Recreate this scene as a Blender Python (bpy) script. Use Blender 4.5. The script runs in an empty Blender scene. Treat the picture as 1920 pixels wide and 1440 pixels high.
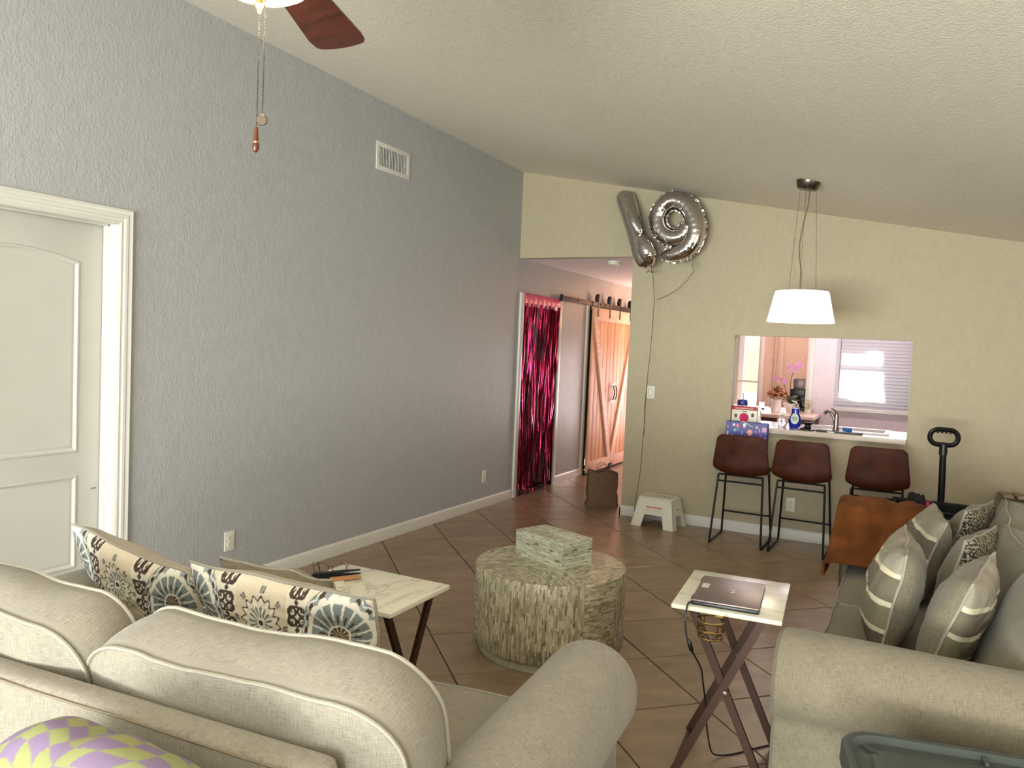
import bpy, bmesh, math, random
from mathutils import Vector, Matrix, noise
from math import sin, cos, pi, radians as R

random.seed(7)
scene = bpy.context.scene
COL = scene.collection

# ------------------------------------------------------------------ camera
cam_d = bpy.data.cameras.new('camera'); cam = bpy.data.objects.new('camera', cam_d); COL.objects.link(cam)
cam_d.sensor_fit = 'HORIZONTAL'; cam_d.sensor_width = 36.0; cam_d.lens = 1458.57 / 1920 * 36.0
cam_d.clip_start = 0.02; cam_d.clip_end = 200
_y, _p, _r = -.4836, -.0492, .0429
fw = Vector((sin(_y)*cos(_p), cos(_y)*cos(_p), sin(_p))); rt = Vector((cos(_y), -sin(_y), 0)); up = rt.cross(fw)
r2 = rt*cos(_r) + up*sin(_r); u2 = -rt*sin(_r) + up*cos(_r)
cam.matrix_world = Matrix(((r2.x, u2.x, -fw.x, 3.6373), (r2.y, u2.y, -fw.y, -6.9800), (r2.z, u2.z, -fw.z, 1.5555), (0, 0, 0, 1)))
scene.camera = cam
scene.view_settings.view_transform = 'Standard'
scene.view_settings.look = 'None'
scene.view_settings.gamma = 1.0
scene.view_settings.use_curve_mapping = False
scene.view_settings.exposure = -0.06
scene.cycles.caustics_reflective = False; scene.cycles.caustics_refractive = False
scene.cycles.max_bounces = 8; scene.cycles.transmission_bounces = 6; scene.cycles.glossy_bounces = 3

# ------------------------------------------------------------------ world and daylight
world = bpy.data.worlds.new('world'); scene.world = world; world.use_nodes = True
wn = world.node_tree.nodes; wl = world.node_tree.links
bg = wn['Background']
sky = wn.new('ShaderNodeTexSky'); sky.sky_type = 'HOSEK_WILKIE'; sky.turbidity = 4; sky.ground_albedo = .35
sky.sun_direction = (0.15, 0.80, 0.30)
wl.new(sky.outputs[0], bg.inputs[0]); bg.inputs[1].default_value = 4.0

def area(name, loc, rot, sx, sy, power, color):
    d = bpy.data.lights.new(name, 'AREA'); d.shape = 'RECTANGLE'; d.size = sx; d.size_y = sy
    d.energy = power; d.color = color
    o = bpy.data.objects.new(name, d); o.location = loc; o.rotation_euler = rot; COL.objects.link(o); return o
def point(name, loc, power, color, size=.05):
    d = bpy.data.lights.new(name, 'POINT'); d.energy = power; d.color = color; d.shadow_soft_size = size
    o = bpy.data.objects.new(name, d); o.location = loc; COL.objects.link(o); return o
# daylight through the glazed patio doors behind the camera: cool sky light heading down, green garden bounce heading up
area('patio_sky_light', (2.7, -11.2, 1.35), (R(80), 0, 0), 4.4, 2.1, 330, (.80, .88, 1.0))
area('patio_garden_light', (2.7, -11.2, .8), (R(122), 0, 0), 4.4, 1.2, 640, (.96, 1.0, .86))
# added fill light in front of the right wall, which has no window
area('side_fill_light', (6.1, -4.6, 1.45), (R(92), 0, R(90)), 3.0, 1.5, 34, (1.0, .98, .93))
# kitchen window, kitchen nook window, and an added pinkish fill at the far end of the hall
area('kitchen_window_light', (3.2, 2.36, 1.4), (R(-90), 0, 0), 1.0, .8, 9, (.93, .90, 1.0))
area('nook_window_light', (1.75, 3.75, 1.35), (R(-90), 0, R(10)), .8, 1.2, 14, (.95, .92, 1.0))
area('hall_end_fill', (.75, 4.2, 1.2), (R(-108), 0, 0), .8, 1.8, 70, (1.0, .86, .86))
point('hall_ceiling_lamp', (.70, 3.1, 2.15), 22, (1.0, .50, .25), .08)
point('closet_fill', (-.8, .55, 1.9), 3.5, (1.0, .92, .92), .08)  # added fill so the closet shows through the fringe
point('kitchen_fill', (3.0, 1.5, 2.3), 38, (1.0, .86, .88), .12)  # added fill brightening the kitchen, no fixture is built
point('nook_lamp', (2.0, 3.2, 2.25), 8, (1.0, .84, .78), .1)
sun_d = bpy.data.lights.new('sun', 'SUN'); sun_d.energy = 18; sun_d.angle = R(.6); sun_d.color = (1, .97, .9)
sun = bpy.data.objects.new('sun', sun_d); COL.objects.link(sun)
sun.rotation_euler = Vector((.15, .80, .30)).to_track_quat('Z', 'Y').to_euler()

# ------------------------------------------------------------------ materials
def lin(c):
    return tuple(((x/255)/12.92 if x/255 <= .04045 else (((x/255)+.055)/1.055)**2.4) for x in c) + (1,)
class NT:
    def __init__(s, name):
        s.m = bpy.data.materials.new(name); s.m.use_nodes = True
        s.n = s.m.node_tree.nodes; s.l = s.m.node_tree.links; s.b = s.n['Principled BSDF']
    def node(s, t, **kw):
        k = s.n.new(t)
        for a, v in kw.items():
            if a in k.inputs: k.inputs[a].default_value = v
            else: setattr(k, a, v)
        return k
    def link(s, a, b): s.l.new(a, b)
    def coords(s, kind='Object', scale=(1, 1, 1), rot=(0, 0, 0)):
        t = s.node('ShaderNodeTexCoord'); mp = s.node('ShaderNodeMapping')
        mp.inputs['Scale'].default_value = scale; mp.inputs['Rotation'].default_value = rot
        s.link(t.outputs[kind], mp.inputs[0]); return mp.outputs[0]
    def noise(s, vec, scale, detail=3, rough=.5, dist=0):
        k = s.node('ShaderNodeTexNoise'); k.inputs['Scale'].default_value = scale; k.inputs['Detail'].default_value = detail
        k.inputs['Roughness'].default_value = rough; k.inputs['Distortion'].default_value = dist
        s.link(vec, k.inputs['Vector']); return k.outputs['Fac']
    def ramp(s, fac, stops):
        k = s.node('ShaderNodeValToRGB'); e = k.color_ramp.elements
        e.remove(e[1]); e[0].position = stops[0][0]; e[0].color = tuple(stops[0][1])[:3] + (1,)
        for p, c in stops[1:]: q = e.new(p); q.color = tuple(c)[:3] + (1,)
        s.link(fac, k.inputs[0]); return k.outputs[0]
    def mix(s, fac, a, b, mode='MIX'):
        k = s.node('ShaderNodeMix', data_type='RGBA', blend_type=mode)
        for i, v in ((0, fac), (6, a), (7, b)):
            if hasattr(v, 'links'): s.link(v, k.inputs[i])
            else: k.inputs[i].default_value = v
        return k.outputs[2]
    def math(s, op, a, b=0.0, c=0.0):
        k = s.node('ShaderNodeMath', operation=op)
        for i, v in enumerate((a, b, c)):
            if hasattr(v, 'links'): s.link(v, k.inputs[i])
            else: k.inputs[i].default_value = v
        return k.outputs[0]
    def bump(s, h, strength, dist):
        k = s.node('ShaderNodeBump'); k.inputs['Strength'].default_value = strength; k.inputs['Distance'].default_value = dist
        s.link(h, k.inputs['Height']); s.link(k.outputs[0], s.b.inputs['Normal'])
    def col(s, c):
        if hasattr(c, 'links'): s.link(c, s.b.inputs['Base Color'])
        else: s.b.inputs['Base Color'].default_value = c
    def set(s, **kw):
        for a, v in kw.items(): s.b.inputs[a.replace('_', ' ')].default_value = v
        return s

def simple(name, rgb, rough=.5, metal=0, spec=.5, var=.06, vscale=12, bump=0, **kw):
    t = NT(name); v = t.coords(); n = t.noise(v, vscale, 3)
    c = lin(rgb); a = tuple(x*(1-var) for x in c[:3])+(1,); b = tuple(min(1, x*(1+var)) for x in c[:3])+(1,)
    t.col(t.ramp(n, [(.3, a), (.7, b)])); t.set(Roughness=rough, Metallic=metal, Specular_IOR_Level=spec)
    if bump: t.bump(t.noise(v, vscale*12, 2), bump, .002)
    t.set(**kw); return t.m

def plaster(name, rgb, scale=1.0, strength=.35, rough=.55):
    t = NT(name); v = t.coords(scale=(1, 1, .62))
    n1 = t.noise(v, 75*scale, 2, .5, .6); n2 = t.noise(v, 24*scale, 3)
    vo = t.node('ShaderNodeTexVoronoi', feature='SMOOTH_F1'); vo.inputs['Scale'].default_value = 55*scale; t.link(v, vo.inputs['Vector'])
    h = t.math('ADD', t.math('MULTIPLY', t.ramp(n1, [(.42, (0, 0, 0)), (.62, (1, 1, 1))]), .8), t.math('MULTIPLY', vo.outputs['Distance'], .6))
    t.bump(h, strength, .004)
    c = lin(rgb); t.col(t.ramp(n2, [(.3, tuple(x*.955 for x in c[:3])), (.7, tuple(x*1.03 for x in c[:3]))]))
    t.set(Roughness=rough, Specular_IOR_Level=.35); return t.m

def linen(name, rgb, contrast=.22, sc=1.0):
    t = NT(name); v = t.coords('UV')
    a = t.node('ShaderNodeMapping'); a.inputs['Scale'].default_value = (520*sc, 34*sc, 1); t.link(v, a.inputs[0])
    b = t.node('ShaderNodeMapping'); b.inputs['Scale'].default_value = (34*sc, 520*sc, 1); t.link(v, b.inputs[0])
    na = t.noise(a.outputs[0], 1, 2, .6); nb = t.noise(b.outputs[0], 1, 2, .6); nc = t.noise(v, 9, 4, .6)
    s = t.math('MULTIPLY', t.math('ADD', na, nb), .5)
    s = t.math('ADD', t.math('MULTIPLY', s, .85), t.math('MULTIPLY', nc, .15))
    c = lin(rgb)[:3]
    t.col(t.ramp(s, [(.36, tuple(x*(1-contrast*1.25) for x in c)), (.5, c), (.64, tuple(min(1, x*(1+contrast)) for x in c))]))
    t.bump(s, .35, .0015); t.set(Roughness=.92, Specular_IOR_Level=.15, Sheen_Weight=.15); return t.m

def vcol(name, rough=.85, bump=0, weave=False, **kw):
    t = NT(name); a = t.node('ShaderNodeVertexColor', layer_name='Col')
    if weave:
        n = t.noise(t.coords('UV', scale=(300, 300, 1)), 1, 2)
        t.col(t.mix(1.0, a.outputs[0], t.ramp(n, [(.3, (.8, .8, .8)), (.7, (1, 1, 1))]), 'MULTIPLY'))
    else: t.col(a.outputs[0])
    t.set(Roughness=rough, **kw); return t.m

M = {}
M['grey_wall'] = plaster('grey_wall_paint', (172, 173, 174), 1.0, .30, .45)
M['cream_wall'] = plaster('cream_wall_paint', (180, 168, 142), 1.1, .22, .6)
M['yellow_wall'] = plaster('pale_yellow_paint', (206, 198, 150), 1.1, .22, .6)
M['ceiling'] = plaster('ceiling_paint', (234, 226, 212), 1.3, .30, .8)
M['hall_ceiling'] = plaster('hall_ceiling_paint', (232, 220, 218), 1.0, .3, .8)
M['kitchen_wall'] = plaster('kitchen_wall_paint', (232, 220, 226), 1.2, .1, .7)
M['peach_wall'] = plaster('peach_wall_paint', (222, 194, 178), 1.2, .1, .7)
M['white_paint'] = simple('white_trim_paint', (216, 213, 206), .35, var=.02, vscale=3)
M['door_paint'] = simple('white_door_paint', (200, 198, 192), .38, var=.02, vscale=5, bump=.05)
M['grout'] = simple('dark_grout', (52, 38, 30), .9, vscale=40)
def tile_mat():
    t = NT('stone_look_tile')
    info = t.node('ShaderNodeObjectInfo')
    tc = t.node('ShaderNodeTexCoord'); add = t.node('ShaderNodeVectorMath', operation='ADD'); sc = t.node('ShaderNodeVectorMath', operation='SCALE'); sc.inputs['Scale'].default_value = 1
    comb = t.node('ShaderNodeCombineXYZ'); t.link(t.math('MULTIPLY', info.outputs['Random'], 40), comb.inputs[0]); t.link(t.math('MULTIPLY', info.outputs['Random'], 17), comb.inputs[1])
    t.link(tc.outputs['Object'], add.inputs[0]); t.link(comb.outputs[0], add.inputs[1])
    mp = t.node('ShaderNodeMapping'); mp.inputs['Scale'].default_value = (2.2, 7, 1); t.link(add.outputs[0], mp.inputs[0])
    n1 = t.noise(mp.outputs[0], 1.6, 5, .6, .3); n2 = t.noise(add.outputs[0], 5, 5, .6)
    s = t.math('ADD', t.math('MULTIPLY', n1, .6), t.math('MULTIPLY', n2, .4))
    s = t.math('ADD', s, t.math('MULTIPLY', t.math('SUBTRACT', info.outputs['Random'], .5), .07))
    mr = t.node('ShaderNodeMapRange'); t.link(s, mr.inputs['Value']); mr.inputs['From Min'].default_value = .30; mr.inputs['From Max'].default_value = .74
    c = t.mix(mr.outputs['Result'], lin((116, 94, 74)), lin((162, 139, 114)))
    t.col(c); t.bump(n1, .05, .002)
    t.set(Roughness=.3, Specular_IOR_Level=.5); return t.m
M['tile'] = tile_mat()
M['linen_a'] = linen('grey_beige_linen', (143, 135, 123), .27)
M['linen_b'] = linen('shaded_beige_linen', (124, 115, 98), .28)  # shade on the right sofa put into this darker linen colour
M['piping'] = simple('piping_cord', (156, 149, 136), .9, var=.05, vscale=60)
M['dark_piping'] = simple('brown_piping_cord', (132, 118, 100), .9, var=.05, vscale=60)
M['arm_piping_a'] = simple('arm_piping_grey', (140, 132, 120), .9)
M['arm_piping_b'] = simple('arm_piping_shaded', (106, 98, 82), .9)  # follows the shade-darkened linen of the right sofa
M['pillow_plain'] = linen('pillow_back_linen', (160, 148, 128), .1)
M['vc_fabric'] = vcol('printed_fabric', .9, weave=True)
M['vc_gloss'] = vcol('printed_card', .35)
M['pink_foil'] = simple('magenta_foil', (158, 38, 74), .16, 1.0, var=.35, vscale=30)
M['pink_band'] = simple('pink_plastic_band', (250, 105, 135), .35, 0, var=.1, vscale=30, Emission_Strength=0.0)
M['black_metal'] = simple('black_powder_metal', (18, 20, 24), .45, .6)
M['rail_metal'] = simple('brown_black_steel', (58, 48, 47), .5, .3)
M['chrome_foil'] = None
def foil():
    t = NT('silver_balloon_foil'); v = t.coords()
    n = t.noise(v, 26, 3, .6, .8); n2 = t.noise(v, 7, 2)
    t.bump(t.math('ADD', n, t.math('MULTIPLY', n2, .6)), .14, .010)
    t.col(lin((214, 208, 205))); t.set(Metallic=1.0, Roughness=.09); return t.m
M['chrome_foil'] = foil()
def wood(name, a, b, scale=(1, 1, 9), rough=.5, s=3):
    t = NT(name); v = t.coords(scale=scale)
    info = t.node('ShaderNodeObjectInfo')
    n = t.noise(v, s, 6, .6, 1.2); n = t.math('ADD', n, t.math('MULTIPLY', t.math('SUBTRACT', info.outputs['Random'], .5), .25))
    t.col(t.ramp(n, [(.3, lin(a)), (.7, lin(b))])); t.bump(n, .1, .001); t.set(Roughness=rough); return t.m
M['barn_wood'] = wood('pine_board', (186, 128, 96), (226, 172, 132), (7, 7, .8), .6)
M['barn_rail_wood'] = wood('pale_pine_rail', (205, 160, 138), (232, 194, 172), (7, .8, 7), .6)
M['walnut'] = wood('walnut_laminate', (60, 24, 16), (106, 50, 34), (1, 9, 9), .28)
M['bob_wood'] = simple('reddish_turned_wood', (92, 40, 20), .25)
M['brass'] = simple('aged_brass', (176, 148, 104), .28, 1.0)
M['bronze'] = simple('dark_bronze', (58, 46, 36), .35, .8)
M['nickel'] = simple('brushed_nickel', (150, 142, 130), .32, 1.0)
M['dark_nickel'] = simple('dark_brushed_nickel', (110, 100, 90), .30, 1.0)
M['leather'] = None
def leather():
    t = NT('cognac_leather'); v = t.coords(); n = t.noise(v, 9, 6, .6); n2 = t.noise(v, 160, 2)
    t.col(t.ramp(n, [(.3, lin((42, 16, 6))), (.7, lin((78, 34, 13)))])); t.bump(n2, .25, .001); t.set(Roughness=.55, Specular_IOR_Level=.22); return t.m
M['leather'] = leather()
M['blanket'] = simple('rust_velvet', (112, 66, 32), .95, spec=.1, var=.35, vscale=7, bump=.4)
M['black_fabric'] = simple('black_fabric', (14, 14, 18), .9, var=.3, vscale=20, bump=.3)
M['pink_fabric'] = simple('hot_pink_fabric', (205, 40, 92), .8)
M['black_plastic'] = simple('black_plastic', (12, 12, 14), .35)
M['white_plastic'] = simple('white_plastic', (226, 222, 208), .38, var=.03)
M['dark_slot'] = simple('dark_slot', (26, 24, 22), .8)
M['grey_plastic'] = simple('grey_green_plastic', (60, 66, 63), .45, var=.06, vscale=8, bump=.05)
M['kraft'] = simple('kraft_paper', (112, 84, 64), .85, var=.14, vscale=14, bump=.5)
M['copper_leg'] = simple('rose_brown_metal', (66, 42, 30), .4, .4)
M['gold_wire'] = simple('gold_wire', (150, 124, 70), .3, 1.0)
M['laptop'] = simple('brushed_dark_aluminium', (128, 112, 110), .36, .6, var=.05)
M['screen_logo'] = simple('bright_logo_metal', (225, 220, 215), .25, .8)
M['sticker'] = simple('silver_sticker', (205, 200, 190), .4)
M['bulb_glass'] = None
def emis(name, c, s, base=(1, 1, 1, 1)):
    t = NT(name); t.col(base); t.set(Roughness=.4); t.b.inputs['Emission Color'].default_value = c; t.b.inputs['Emission Strength'].default_value = s; return t.m
M['shade_glow'] = emis('glowing_fabric_shade', (1.0, .97, .90, 1), 1.15)
M['diffuser_glow'] = emis('glowing_diffuser', (1.0, .95, .84, 1), 2.2)
M['bowl_glow'] = emis('glowing_frosted_glass', (1.0, .93, .72, 1), 3.0)
def marble():
    t = NT('cream_marble'); v = t.coords(scale=(1, 2.6, 1), rot=(0, 0, .7))
    n = t.noise(v, 1.7, 4, .55, 1.0)
    t.col(t.ramp(n, [(.40, lin((226, 222, 202))), (.485, lin((222, 217, 198))), (.50, lin((190, 183, 164))), (.515, lin((222, 217, 198))), (.7, lin((232, 228, 210)))]))
    t.set(Roughness=.22); return t.m
M['marble'] = marble()
def mosaic(name, dark=(142, 132, 106), sc=1.0, c1=(212, 206, 184), c2=(138, 130, 104)):
    t = NT(name); v = t.coords('UV')
    b = t.node('ShaderNodeTexBrick'); t.link(v, b.inputs['Vector'])
    b.offset = .37; b.offset_frequency = 2; b.squash = .62; b.squash_frequency = 3
    for k, x in (('Scale', 1.0), ('Mortar Size', .0006), ('Mortar Smooth', .2), ('Bias', -.1), ('Brick Width', .060*sc), ('Row Height', .0105*sc)): b.inputs[k].default_value = x
    b.inputs['Color1'].default_value = lin(c1); b.inputs['Color2'].default_value = lin(c2); b.inputs['Mortar'].default_value = lin(dark)
    mp = t.node('ShaderNodeMapping'); mp.inputs['Scale'].default_value = (17, 96, 1); t.link(v, mp.inputs[0])
    n = t.noise(mp.outputs[0], 1, 2, .6)
    c = t.mix(1.0, b.outputs['Color'], t.ramp(n, [(.33, (.22, .18, .12)), (.43, (.80, .78, .70)), (.62, (1, 1, 1))]), 'MULTIPLY')
    t.col(c); t.bump(t.math('ADD', b.outputs['Fac'], t.math('MULTIPLY', n, -.4)), -.4, .001)
    t.link(t.ramp(n, [(.3, (.5,)*3), (.7, (.16,)*3)]), t.b.inputs['Roughness']); t.set(Specular_IOR_Level=.6); return t.m
M['mosaic'] = mosaic('bone_inlay_mosaic')
M['mosaic_box'] = mosaic('pearl_inlay_mosaic', (150, 150, 134), 1.5, (222, 226, 212), (178, 180, 160))
M['plinth'] = simple('pale_plinth', (190, 184, 166), .4, var=.08, vscale=20)
def glass(name, c, rough=.02, trans=1.0):
    t = NT(name); t.col(c); t.set(Roughness=rough, Transmission_Weight=trans, IOR=1.45); return t.m
M['glass'] = glass('clear_glass', (.95, .97, .98, 1))
def pane_mat():
    t = NT('window_glass'); out = t.n['Material Output']; tr = t.node('ShaderNodeBsdfTransparent'); tr.inputs[0].default_value = (.96, .97, .98, 1); mx = t.node('ShaderNodeMixShader'); mx.inputs[0].default_value = .06
    t.set(Roughness=.03); t.link(tr.outputs[0], mx.inputs[1]); t.link(t.b.outputs[0], mx.inputs[2]); t.link(mx.outputs[0], out.inputs[0]); return t.m
M['thin_glass'] = pane_mat()
M['clear_plastic'] = glass('clear_plastic', (.93, .92, .97, 1), .08)
M['blue_liquid'] = simple('blue_bottle', (20, 40, 170), .15, Transmission_Weight=.3)
M['label'] = simple('pale_label', (205, 214, 206), .5)
M['quartz'] = simple('pale_stone_worktop', (206, 190, 176), .14, var=.05, vscale=30)
M['peach_counter'] = simple('peach_stone_worktop', (232, 200, 182), .2, var=.04, vscale=30)
M['cabinet'] = simple('brown_cabinet', (98, 54, 36), .5)
M['porcelain'] = simple('white_porcelain', (236, 230, 226), .15)
M['red_card'] = simple('red_print', (176, 34, 30), .5)
M['leaf'] = simple('green_leaf', (54, 66, 30), .5, var=.3)
M['pale_leaf'] = simple('pale_leaf', (186, 186, 90), .5, var=.2)
M['orchid'] = simple('orchid_pink', (216, 150, 196), .6, var=.2, vscale=30)
M['orchid_dark'] = simple('orchid_magenta', (160, 20, 100), .6)
M['flower_orange'] = simple('orange_petal', (226, 140, 76), .7, var=.2, vscale=50)
M['flower_red'] = simple('rust_petal', (150, 48, 26), .7, var=.2, vscale=50)
M['flower_pale'] = simple('peach_petal', (240, 196, 150), .7, var=.1, vscale=50)
M['stem'] = simple('dark_stem', (50, 42, 24), .6)
M['blue_lid'] = simple('blue_lid', (44, 54, 130), .25)
M['blue_sponge'] = simple('blue_scrubber', (20, 92, 170), .8)
M['grey_oak'] = wood('grey_oak', (120, 102, 82), (160, 140, 116), (1, 9, 9), .6)
M['occluder'] = simple('occluder_leaves', (60, 92, 40), .8, var=.4, vscale=8)
M['lawn'] = simple('pale_patio_concrete', (226, 222, 228), .9, var=.06, vscale=2)
def slatmat():
    t = NT('white_blind_slat'); out = t.n['Material Output']; t.col(lin((238, 236, 240))); t.set(Roughness=.5)
    tr = t.node('ShaderNodeBsdfTranslucent'); tr.inputs[0].default_value = lin((240, 236, 246)); mx = t.node('ShaderNodeMixShader'); mx.inputs[0].default_value = .6
    t.link(t.b.outputs[0], mx.inputs[1]); t.link(tr.outputs[0], mx.inputs[2]); t.link(mx.outputs[0], out.inputs[0]); return t.m
M['slat'] = slatmat()
M['gold_foil'] = simple('tan_envelope', (176, 124, 78), .6)

# ------------------------------------------------------------------ mesh helpers
def wloc(o):
    v = Vector((0, 0, 0))
    while o is not None: v += o.location; o = o.parent
    return v
def build(name, bm, mat, parent=None, smooth=True, world=True, sharp=40):
    """link the bmesh as one object; coordinates are world ones unless world=False (local to the parent)"""
    bmesh.ops.recalc_face_normals(bm, faces=bm.faces[:])
    me = bpy.data.meshes.new(name)
    if parent is not None and world: bmesh.ops.translate(bm, verts=bm.verts[:], vec=-wloc(parent))
    off = None
    if parent is None:
        xs = [v.co for v in bm.verts]
        off = Vector(((min(v.x for v in xs)+max(v.x for v in xs))/2, (min(v.y for v in xs)+max(v.y for v in xs))/2, min(v.z for v in xs)))
        bmesh.ops.translate(bm, verts=bm.verts[:], vec=-off)
    bm.to_mesh(me); bm.free()
    if isinstance(mat, (list, tuple)):
        for m in mat: me.materials.append(m)
    else: me.materials.append(mat)
    o = bpy.data.objects.new(name, me); COL.objects.link(o)
    if smooth:
        me.polygons.foreach_set('use_smooth', [True]*len(me.polygons))
        try: me.set_sharp_from_angle(angle=R(sharp))
        except Exception: pass
    if parent is not None: o.parent = parent
    if off is not None: o.location = off
    return o
def thing(name, label, cat, loc=(0, 0, 0), rz=0, group=None):
    o = bpy.data.objects.new(name, None); o.location = loc; o.empty_display_size = .1
    COL.objects.link(o); o.rotation_euler = (0, 0, rz); o['label'] = label; o['category'] = cat
    if group: o['group'] = group
    return o
def tag(o, label, cat, group=None, kind=None):
    o['label'] = label; o['category'] = cat
    if group: o['group'] = group
    if kind: o['kind'] = kind
    return o
def struct(o): o['kind'] = 'structure'; return o
def copy_tree(o, parent=None):
    c = o.copy(); COL.objects.link(c)
    if parent is not None: c.parent = parent
    for ch in list(o.children): copy_tree(ch, c)
    return c
def B(): return bmesh.new()

def box(bm, x0, x1, y0, y1, z0, z1, bev=0, mtx=None, seg=2):
    r = bmesh.ops.create_cube(bm, size=1)['verts']
    for v in r: v.co = Vector(((x0+x1)/2+v.co.x*(x1-x0), (y0+y1)/2+v.co.y*(y1-y0), (z0+z1)/2+v.co.z*(z1-z0)))
    if bev:
        es = list({e for v in r for e in v.link_edges})
        q = bmesh.ops.bevel(bm, geom=es, offset=bev, segments=seg, affect='EDGES', profile=.6)
        r = list({v for f in q['faces'] for v in f.verts} | {v for v in r if v.is_valid})
        # include all verts of the island
        seen = set(r); st = list(r)
        while st:
            v = st.pop()
            for e in v.link_edges:
                w = e.other_vert(v)
                if w not in seen: seen.add(w); st.append(w)
        r = list(seen)
    if mtx is not None:
        for v in r: v.co = mtx @ v.co
    return r
def tube(bm, pts, rad, n=10, closed=False, cap=True, flat=None):
    P = [Vector(p) for p in pts]; N = len(P)
    rads = rad if isinstance(rad, (list, tuple)) else [rad]*N
    rings = []; prev = None
    for i in range(N):
        a = P[(i-1) % N] if (closed or i > 0) else P[i]; b = P[(i+1) % N] if (closed or i < N-1) else P[i]
        t = (b-a).normalized() if (b-a).length > 1e-9 else Vector((0, 0, 1))
        if prev is None:
            ref = Vector((0, 0, 1)) if abs(t.z) < .9 else Vector((1, 0, 0))
            u = t.cross(ref).normalized()
        else: u = (prev - t*prev.dot(t)).normalized()
        prev = u; w = t.cross(u)
        f1, f2 = flat if flat else (1, 1)
        rings.append([bm.verts.new(P[i] + (u*cos(2*pi*k/n)*f1 + w*sin(2*pi*k/n)*f2)*rads[i]) for k in range(n)])
    for i in range(N if closed else N-1):
        A, C = rings[i], rings[(i+1) % N]
        if closed and i == N-1:   # align twist
            best = min(range(n), key=lambda s: sum((A[k].co-C[(k+s) % n].co).length for k in range(n)))
            C = C[best:]+C[:best]
        for k in range(n): bm.faces.new((A[k], A[(k+1) % n], C[(k+1) % n], C[k]))
    if cap and not closed: bm.faces.new(rings[0][::-1]); bm.faces.new(rings[-1])
def lathe(bm, prof, n=32, c=(0, 0, 0), mtx=None, close=False):
    rings = []
    for r, z in prof:
        if r < 1e-5: rings.append([bm.verts.new((c[0], c[1], c[2]+z))])
        else: rings.append([bm.verts.new((c[0]+r*cos(2*pi*k/n), c[1]+r*sin(2*pi*k/n), c[2]+z)) for k in range(n)])
    for A, C in zip(rings, rings[1:]):
        if len(A) == 1 and len(C) == 1: continue
        for k in range(n):
            if len(A) == 1: bm.faces.new((A[0], C[(k+1) % n], C[k]))
            elif len(C) == 1: bm.faces.new((A[k], A[(k+1) % n], C[0]))
            else: bm.faces.new((A[k], A[(k+1) % n], C[(k+1) % n], C[k]))
    if mtx is not None:
        for r_ in rings:
            for v in r_: v.co = mtx @ v.co
    return rings
def prism(bm, poly, fn, t0, t1, bev=0):
    """extrude a 2D outline; fn(a,b,t) -> Vector"""
    A = [bm.verts.new(fn(a, b, t0)) for a, b in poly]; C = [bm.verts.new(fn(a, b, t1)) for a, b in poly]
    n = len(poly); fs = [bm.faces.new(A), bm.faces.new(C[::-1])]
    for k in range(n): fs.append(bm.faces.new((A[k], C[k], C[(k+1) % n], A[(k+1) % n])))
    if bev:
        es = list({e for f in fs[:2] for e in f.edges})
        bmesh.ops.bevel(bm, geom=es, offset=bev, segments=2, affect='EDGES')
XYZ = lambda a, b, t: Vector((a, b, t))
XZY = lambda a, b, t: Vector((a, t, b))
YZX = lambda a, b, t: Vector((t, a, b))
def uvcol(o, uvs=None, cols=None):
    me = o.data
    if uvs is not None:
        l = me.uv_layers.new(name='UVMap'); flat = []
        for lp in me.loops: flat += uvs[lp.vertex_index]
        l.data.foreach_set('uv', flat)
    if cols is not None:
        a = me.color_attributes.new('Col', 'FLOAT_COLOR', 'POINT'); flat = []
        for c in cols: flat += (c[0], c[1], c[2], 1)
        a.data.foreach_set('color', flat)
def boxuv(o, s=1.0):
    """box-projected UVs in metres"""
    me = o.data; l = me.uv_layers.new(name='UVMap')
    for p in me.polygons:
        n = p.normal; ax = max(range(3), key=lambda i: abs(n[i]))
        for li in p.loop_indices:
            c = me.vertices[me.loops[li].vertex_index].co
            l.data[li].uv = ((c.y, c.z), (c.x, c.z), (c.x, c.y))[ax] if ax != 0 else (c.y*s, c.z*s)
    return o
def rrect(w, h, rc, n=72):
    """rounded rectangle outline, centred"""
    rc = min(rc, w/2-.001, h/2-.001); pts = []; per = 2*(w-2*rc)+2*(h-2*rc)+2*pi*rc
    segs = [('l', (w/2, -h/2+rc), (w/2, h/2-rc)), ('a', (w/2-rc, h/2-rc), 0), ('l', (w/2-rc, h/2), (-w/2+rc, h/2)), ('a', (-w/2+rc, h/2-rc), pi/2),
            ('l', (-w/2, h/2-rc), (-w/2, -h/2+rc)), ('a', (-w/2+rc, -h/2+rc), pi), ('l', (-w/2+rc, -h/2), (w/2-rc, -h/2)), ('a', (w/2-rc, -h/2+rc), 3*pi/2)]
    for i in range(n):
        s = per*i/n
        for k, a, b in segs:
            L = ((b[0]-a[0])**2+(b[1]-a[1])**2)**.5 if k == 'l' else rc*pi/2
            if s <= L+1e-9:
                if k == 'l': t = s/max(L, 1e-9); pts.append((a[0]+(b[0]-a[0])*t, a[1]+(b[1]-a[1])*t))
                else: t = b+s/rc; pts.append((a[0]+rc*cos(t), a[1]+rc*sin(t)))
                break
            s -= L
        else: pts.append((w/2, -h/2+rc))
    return pts

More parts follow.
